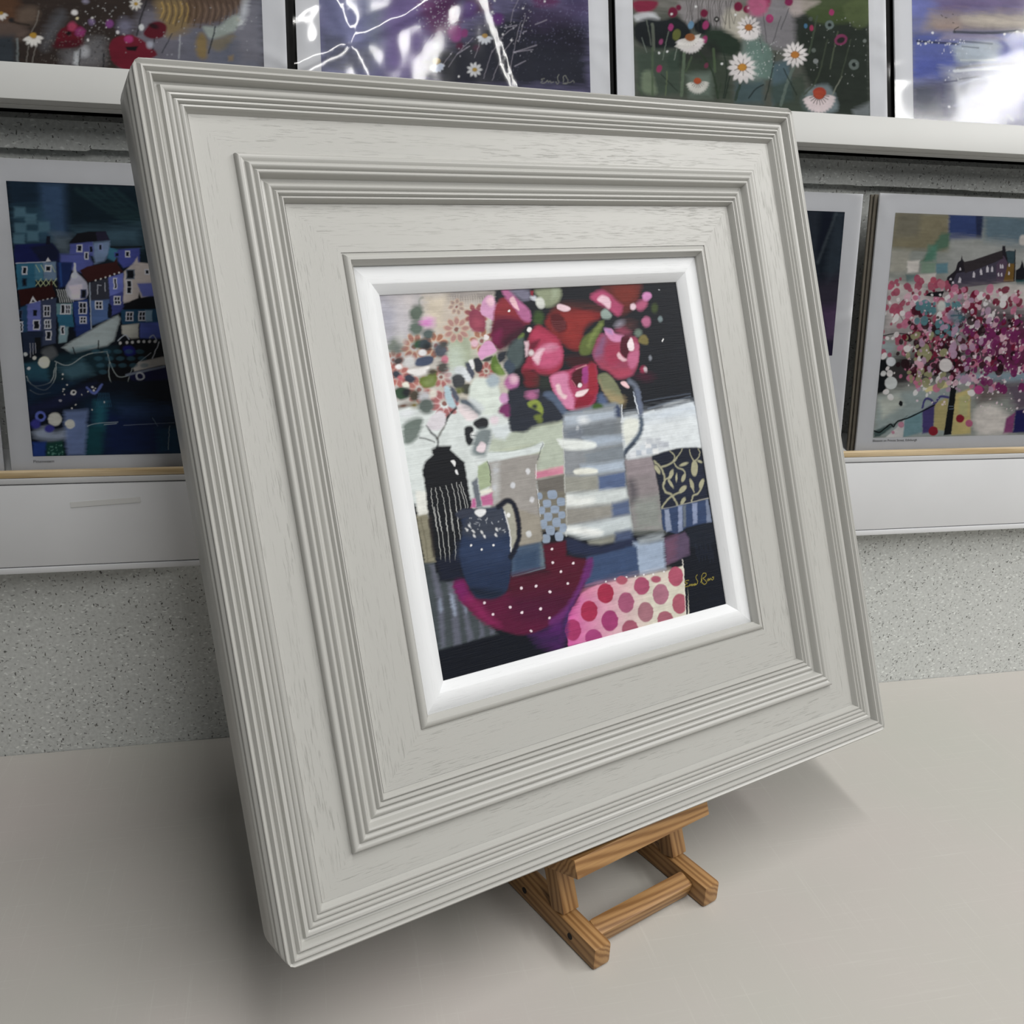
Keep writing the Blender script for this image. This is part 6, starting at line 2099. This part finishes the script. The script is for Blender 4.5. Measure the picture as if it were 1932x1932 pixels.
# ------------------------------------------------------------------ mounted prints
def sleeve_mesh(w, h, amp, seed, nx=72):
    rng = np.random.default_rng(seed); ny = max(8, int(nx * h / w))
    z = amp * (1.1 * vnoise(rng, nx, ny, 5, 4) + .5 * vnoise(rng, nx, ny, 11, 7) + .22 * vnoise(rng, nx, ny, 26, 15))
    for _ in range(7):                                 # creases running out from the corners
        a = rng.random() * 3.14; ca, sa = math.cos(a), math.sin(a); o = rng.random() * .8 + .1
        X, Y = np.meshgrid(np.linspace(0, 1, nx), np.linspace(0, 1, ny)); d = (X - o) * sa + (Y - .5) * ca
        z += amp * .8 * np.exp(-(d / .02) ** 2) * vnoise(rng, nx, ny, 4, 4)
    if amp < .003:                                     # a taut sleeve ripples mostly near its edges
        X, Y = np.meshgrid(np.linspace(-1, 1, nx), np.linspace(-1, 1, ny)); z = z * (.16 + .84 * np.clip(np.abs(X) ** 8, 0, 1))
    else:                                              # the loose one puckers towards its left side
        z = z * (1.25 - .95 * np.linspace(0, 1, nx))[None, :]
    z -= z.min()
    xs = np.linspace(-w / 2, w / 2, nx); ys = np.linspace(0, h, ny)
    v = [(xs[i], ys[j], z[j, i]) for j in range(ny) for i in range(nx)]
    f = [(j * nx + i, j * nx + i + 1, (j + 1) * nx + i + 1, (j + 1) * nx + i) for j in range(ny - 1) for i in range(nx - 1)]
    me = mesh('clear_sleeve', v, f); me.shade_smooth(); return me
def mounted_print(label, base, upv, nrm, x0, x1, h, art=None, gain=1., sat=1., caption=None, amp=.0012, seed=1, group=None, tint=(1, 1, 1), sleeve=True, card='mount'):
    """card standing on its lower edge at base height; art = (text, lattice, ax0, ax1, v0, v1)"""
    xm = (x0 + x1) / 2
    o = empty('mounted_print', axes((1, 0, 0), upv, nrm, Vector((xm, 0, 0)) + base))
    w = x1 - x0
    box('mount', M[card], (-w / 2, w / 2, 0, h, -.0026, 0), o, bev=.0003)
    if art:
        t, nx, a0, a1, v0, v1 = art
        picture_sheet('artwork', t, nx, a1 - a0, v1 - v0, M['ink'], o, Matrix.Translation(((a0 + a1) / 2 - xm, (v0 + v1) / 2, .0003)), seed, gain, sat, tint)
    if caption:
        t, cx, cy, width = caption
        cu = bpy.data.curves.new('caption', 'FONT'); cu.body = t; cu.size = .004; cu.extrude = .00004
        tmp = bpy.data.objects.new('caption_curve', cu); C.objects.link(tmp)
        me = bpy.data.meshes.new_from_object(tmp.evaluated_get(bpy.context.evaluated_depsgraph_get())); bpy.data.objects.remove(tmp)
        k = width / max(q.co.x for q in me.vertices); me.name = 'caption'
        for q in me.vertices: q.co *= k
        link('caption', me, M['ink_grey'], o, Matrix.Translation((cx - xm, cy, .00035)))
    if sleeve: link('clear_sleeve', sleeve_mesh(w + .006, h + .003, amp, seed), M['film'], o, Matrix.Translation((0, 0, .0012)))
    tag(o, label, 'print', group); return o
UB = Vector((0, 1.0, .6709)) - UPN * .016
GU = 'sleeved prints in the upper rack'
def upper(label, x0, x1, art, a0, a1, seed, gain, **kw):
    mounted_print(label, UB + UPV * .0135, UPV, UPN, x0, x1, .245, (art, 330, a0, a1, .022 - .0135, .222 - .0135), gain, .92, seed=seed, group=GU, **kw)
upper('sleeved print of red poppies and golden grasses on brown', -.309, .0071, ART_POPPIES, -.287, -.0146, 11, 1.1, amp=.0026)
upper('sleeved print of a violet night meadow with small daisies', .0166, .3331, ART_MEADOW, .0392, .3113, 26, 1.05, amp=.0032)
upper('sleeved print of large white daisies on dark green', .3406, .6564, ART_DAISIES, .3598, .6346, 13, 1.1, amp=.0028)
upper('sleeved print of a lilac and blue shoreline', .667, .983, ART_SHORE, .6891, .961, 14, 1.1, amp=.0010)

TL = math.radians(7.5)
LV = Vector((0, math.sin(TL), math.cos(TL))); LN = Vector((0, -math.cos(TL), math.sin(TL)))
LB = Vector((0, .972, .332))
GL = 'sleeved prints standing on the white ledge'
mounted_print('sleeved print of blue harbour houses and a moored boat', LB, LV, LN, -.2695, .020, .291,
              (ART_HARBOUR, 400, -.249, -.0015, .0146, .271), 1.45, .92, ('Pittenweem', -.2492, .0082, .0190), seed=21, group=GL, amp=.0010)
mounted_print('sleeved print of a dark stormy sky above violet land', LB, LV, LN, .342, .6310, .2915,
              (ART_STORM, 260, .361, .6098, .113, .2716), 1.35, .9, seed=22, group=GL, amp=.0016)
mounted_print('sleeved print of a pink blossom tree below a castle', LB, LV, LN, .6520, .9430, .2935,
              (ART_BLOSSOM, 400, .6735, .92, .0161, .273), 1.28, 1.0, ('Blossom on Princes Street, Edinburgh', .6734, .0112, .0600), seed=23, group=GL, amp=.0010)
mounted_print('white edge of a print cut off by the picture edge beside the harbour print', LB, LV, LN, -.566, -.2757, .291, seed=24, group=GL, amp=.0006)
for k, lab in enumerate(('cream board directly behind the blossom tree print', 'rearmost cream board behind the blossom tree print')):
    mounted_print(lab, LB - LN * (.0052 + .0045 * k), LV, LN, .6492 - .0022 * k, .938, .2925, None, group='spare boards behind the blossom print', sleeve=False, card='cream')

# ------------------------------------------------------------------ the framed painting
FX, FY, FZ = (0.947699, 0.318970, 0.011139), (-0.128080, 0.348113, 0.928662), (0.292338, -0.881519, 0.370760)
FC = (0.239227, 0.730006, 0.405078)
W2, H2 = .31, .31275
fp = empty('framed_painting', axes(FX, FY, FZ, FC))
tag(fp, 'wide grey stepped wooden frame holding a still life of roses and jugs', 'framed painting')
def bead(p, q, h, n=7):
    """half-round from p to q, bulging h to the front"""
    (a, b), (c, d) = p, q; L = math.hypot(c - a, d - b); nx_, ny_ = -(d - b) / L, (c - a) / L
    return [(a + (c - a) * t + nx_ * h * math.sin(math.pi * t), b + (d - b) * t + ny_ * h * math.sin(math.pi * t))
            for t in [.5 - .5 * math.cos(math.pi * k / n) for k in range(n)]]
def chain(*segs):
    out = []
    for s in segs: out += s if isinstance(s, list) else [s]
    return out
OUT = -.0046
P_OUT = chain((.030, -.047), (OUT + .003, -.047), (OUT, -.0445), (OUT, -.0165), (OUT + .0003, -.0162), bead((OUT + .0004, -.0160), (-.0028, -.0106), .0020, 6), bead((-.0028, -.0106), (-.0012, -.0056), .0020, 6),
              bead((-.0012, -.0054), (.0018, -.0038), .0028), bead((.0018, -.0038), (.0068, -.0038), .0034), bead((.0068, -.0036), (.0108, -.0040), .0030),
              (.0111, -.0048), (.0120, -.0076), (.0136, -.0082), bead((.0138, -.0082), (.0186, -.0074), .0034), bead((.0186, -.0074), (.0225, -.0076), .0027),
              bead((.0225, -.0076), (.0263, -.0078), .0026), bead((.0263, -.0078), (.0300, -.0080), .0025), (.0303, -.0086), (.0318, -.0108))
P_FLAT = [(.0318, -.0110), (.0318, -.0104), (.0588, -.0104), (.0588, -.0110)]
P_MID = chain((.0588, -.0110), bead((.0588, -.0104), (.0648, -.0070), .0034), bead((.0648, -.0070), (.0703, -.0068), .0030), bead((.0703, -.0068), (.0743, -.0070), .0025),
              (.0746, -.0078), (.0758, -.0112), (.0776, -.0118), bead((.0778, -.0118), (.0834, -.0120), .0025), bead((.0834, -.0120), (.0876, -.0122), .0027), bead((.0876, -.0122), (.0908, -.0124), .0024), (.0911, -.0132), (.0923, -.0166))
P_FLAT2 = [(.0923, -.0164), (.0923, -.0158), (.1290, -.0152), (.1290, -.0160)]
P_LIP = chain((.1290, -.0166), (.1290, -.0160), (.1301, -.0160), bead((.1303, -.0152), (.1348, -.0130), .0009, 5), (.1350, -.0131), (.1358, -.0146), (.1368, -.0166), (.1381, -.0176), (.1384, -.0186), (.1384, -.0310))
P_SLIP = [(.1384, -.0300), (.1384, -.0206), (.1388, -.0203), (.1518, -.0208), (.1524, -.0211), (.1592, -.0262), (.1597, -.0268), (.1597, -.0290)]
RC = .018                                              # outer corners are eased round
def rail(name, prof, half, m, parent, mtx, closed=False):
    """one mitred length: x along the rail, y = inset from the outer edge, z = front"""
    ends = [0, .45, .6, .8, 1.0] if prof is P_OUT else [0]
    secs = [('m', e) for e in ends] + [('p', e) for e in reversed(ends)]
    v, f = [], []; n = len(prof)
    for side, e in secs:
        for s, t in prof:
            so = s - OUT; a = so
            if prof is P_OUT:
                a = max(so, RC * e, RC * .2929)
                if a < RC: so = max(so, RC - math.sqrt(max(0, RC * RC - (RC - a) ** 2)))
                if e == 0: a = so = max(s - OUT, RC * .2929)
            x = half - OUT - a
            v.append(((-x if side == 'm' else x), so + OUT, t))
    for k in range(len(secs) - 1):
        for j in range(n if closed else n - 1):
            a, b = k * n, (k + 1) * n; j2 = (j + 1) % n
            f.append((a + j, b + j, b + j2, a + j2))
    me = mesh(name, v, f); return link(name, me, m, parent, mtx, 50)
SIDES = []
for half, off, ang in ((W2, H2, 180), (W2, H2, 0), (H2, W2, 90), (H2, W2, 270)):   # top, bottom, right, left lengths
    a = math.radians(ang)
    yv = (-math.sin(a), math.cos(a), 0); xv = (math.cos(a), math.sin(a), 0)
    SIDES.append((half, axes(xv, yv, (0, 0, 1), (-yv[0] * off, -yv[1] * off, 0))))
I4 = Matrix.Identity(4)
for half, mtx in SIDES:
    r = rail('frame_rail', P_OUT, half, M['reed'], fp, mtx)
    rail('outer_flat', P_FLAT, half, M['frame'], r, I4); rail('stepped_moulding', P_MID, half, M['reed'], r, I4)
    rail('inner_flat', P_FLAT2, half, M['frame'], r, I4); rail('sight_edge', P_LIP, half, M['reed'], r, I4)
    s = rail('white_slip', P_SLIP, half, M['slip'], fp, mtx); s['label'] = 'white painted inner slip'
    box('back_rail', M['back'], (-half + .034, half - .034, .030, .139, -.046, -.034), fp, mtx, 0)
pa = picture_sheet('painting', ART_STILL_LIFE, 640, 2 * (W2 - .1594), 2 * (H2 - .1594), M['paint'], fp, Matrix.Translation((0, 0, -.0275)), 5, .84, .95)
pa['label'] = 'painted still life of roses in a striped jug'
box('painted_panel', M['panel'], (-.155, .155, -.158, .158, -.0330, -.0279), fp, bev=0)

# ------------------------------------------------------------------ the small pine easel
EY = math.radians(23.1); EA = Vector((math.cos(EY), math.sin(EY), 0)); EN = Vector((math.sin(EY), -math.cos(EY), 0))
eo = empty('table_easel', axes(EA, -EN, (0, 0, 1), (.2799, .6195, 0)))     # local: x along the easel, -y to the front, z up
tag(eo, 'small oiled pine table easel under the grey frame', 'easel')
TF = math.radians(21.8); ET = Matrix.Rotation(-TF, 4, 'X')
def bar(name, p, q, wd, ht, parent, bev=.0018, twist=0):
    """timber bar from p to q in easel space: grain along the bar"""
    p, q = Vector(p), Vector(q); d = (q - p); L = d.length; d.normalize()
    up = Vector((0, 0, 1)) if abs(d.z) < .9 else Vector((0, 1, 0)); sd = up.cross(d).normalized(); up = d.cross(sd)
    mt = axes(d, sd, up, p)
    if twist: mt = mt @ Matrix.Rotation(twist, 4, 'X')
    return box(name, M['pine'], (0, L, -wd / 2, wd / 2, -ht / 2, ht / 2), parent, mt, bev)
FA = (-.0495, .0835)
for k, a in enumerate(FA):
    ft = bar('foot', (a, .160, .0115), (a, -.0125, .0115), .0185, .022, eo, .0030)
    if k == 0:
        for y in (.020, .086):
            import bmesh
            bm = bmesh.new(); bmesh.ops.create_cone(bm, cap_ends=True, segments=14, radius1=.0030, radius2=.0030, depth=.0012)
            me = bpy.data.meshes.new('screw_hole'); bm.to_mesh(me); bm.free()
            link('screw_hole', me, M['hole'], ft, Matrix.Translation((.160 - y, -.0092, .0005)) @ Matrix.Rotation(math.pi / 2, 4, 'X'))
    c, s = math.cos(TF), math.sin(TF)
    y0 = .030 + .009                                   # post centre line where it leaves the foot
    bar('post', (a, y0, .0228), (a, y0 + .36 * s, .0228 + .36 * c), .0175, .018, eo, .0012)
bar('stretcher', (FA[0] + .0095, .0125, .0115), (FA[1] - .0095, .0125, .0115), .0175, .0175, eo, .0035, .25)
bar('rear_stretcher', (FA[0] + .0095, .130, .0115), (FA[1] - .0095, .130, .0115), .017, .017, eo, .002)
# ledge board, square to the leaning frame
c, s = math.cos(TF), math.sin(TF)
lmt = axes((1, 0, 0), (0, c, -s), (0, s, c), (.0065, .0030, .0905))
box('ledge_board', M['pine'], (-.0775, .0775, 0, .0500, 0, .0165), eo, lmt, .0012)
yb = .030 + (.26 - .0228) * s / c - .0105
box('back_rest', M['pine'], (-.058, .092, 0, .0090, -.012, .012), eo, axes((1, 0, 0), (0, c, -s), (0, s, c), (0, yb, .26)), .001)
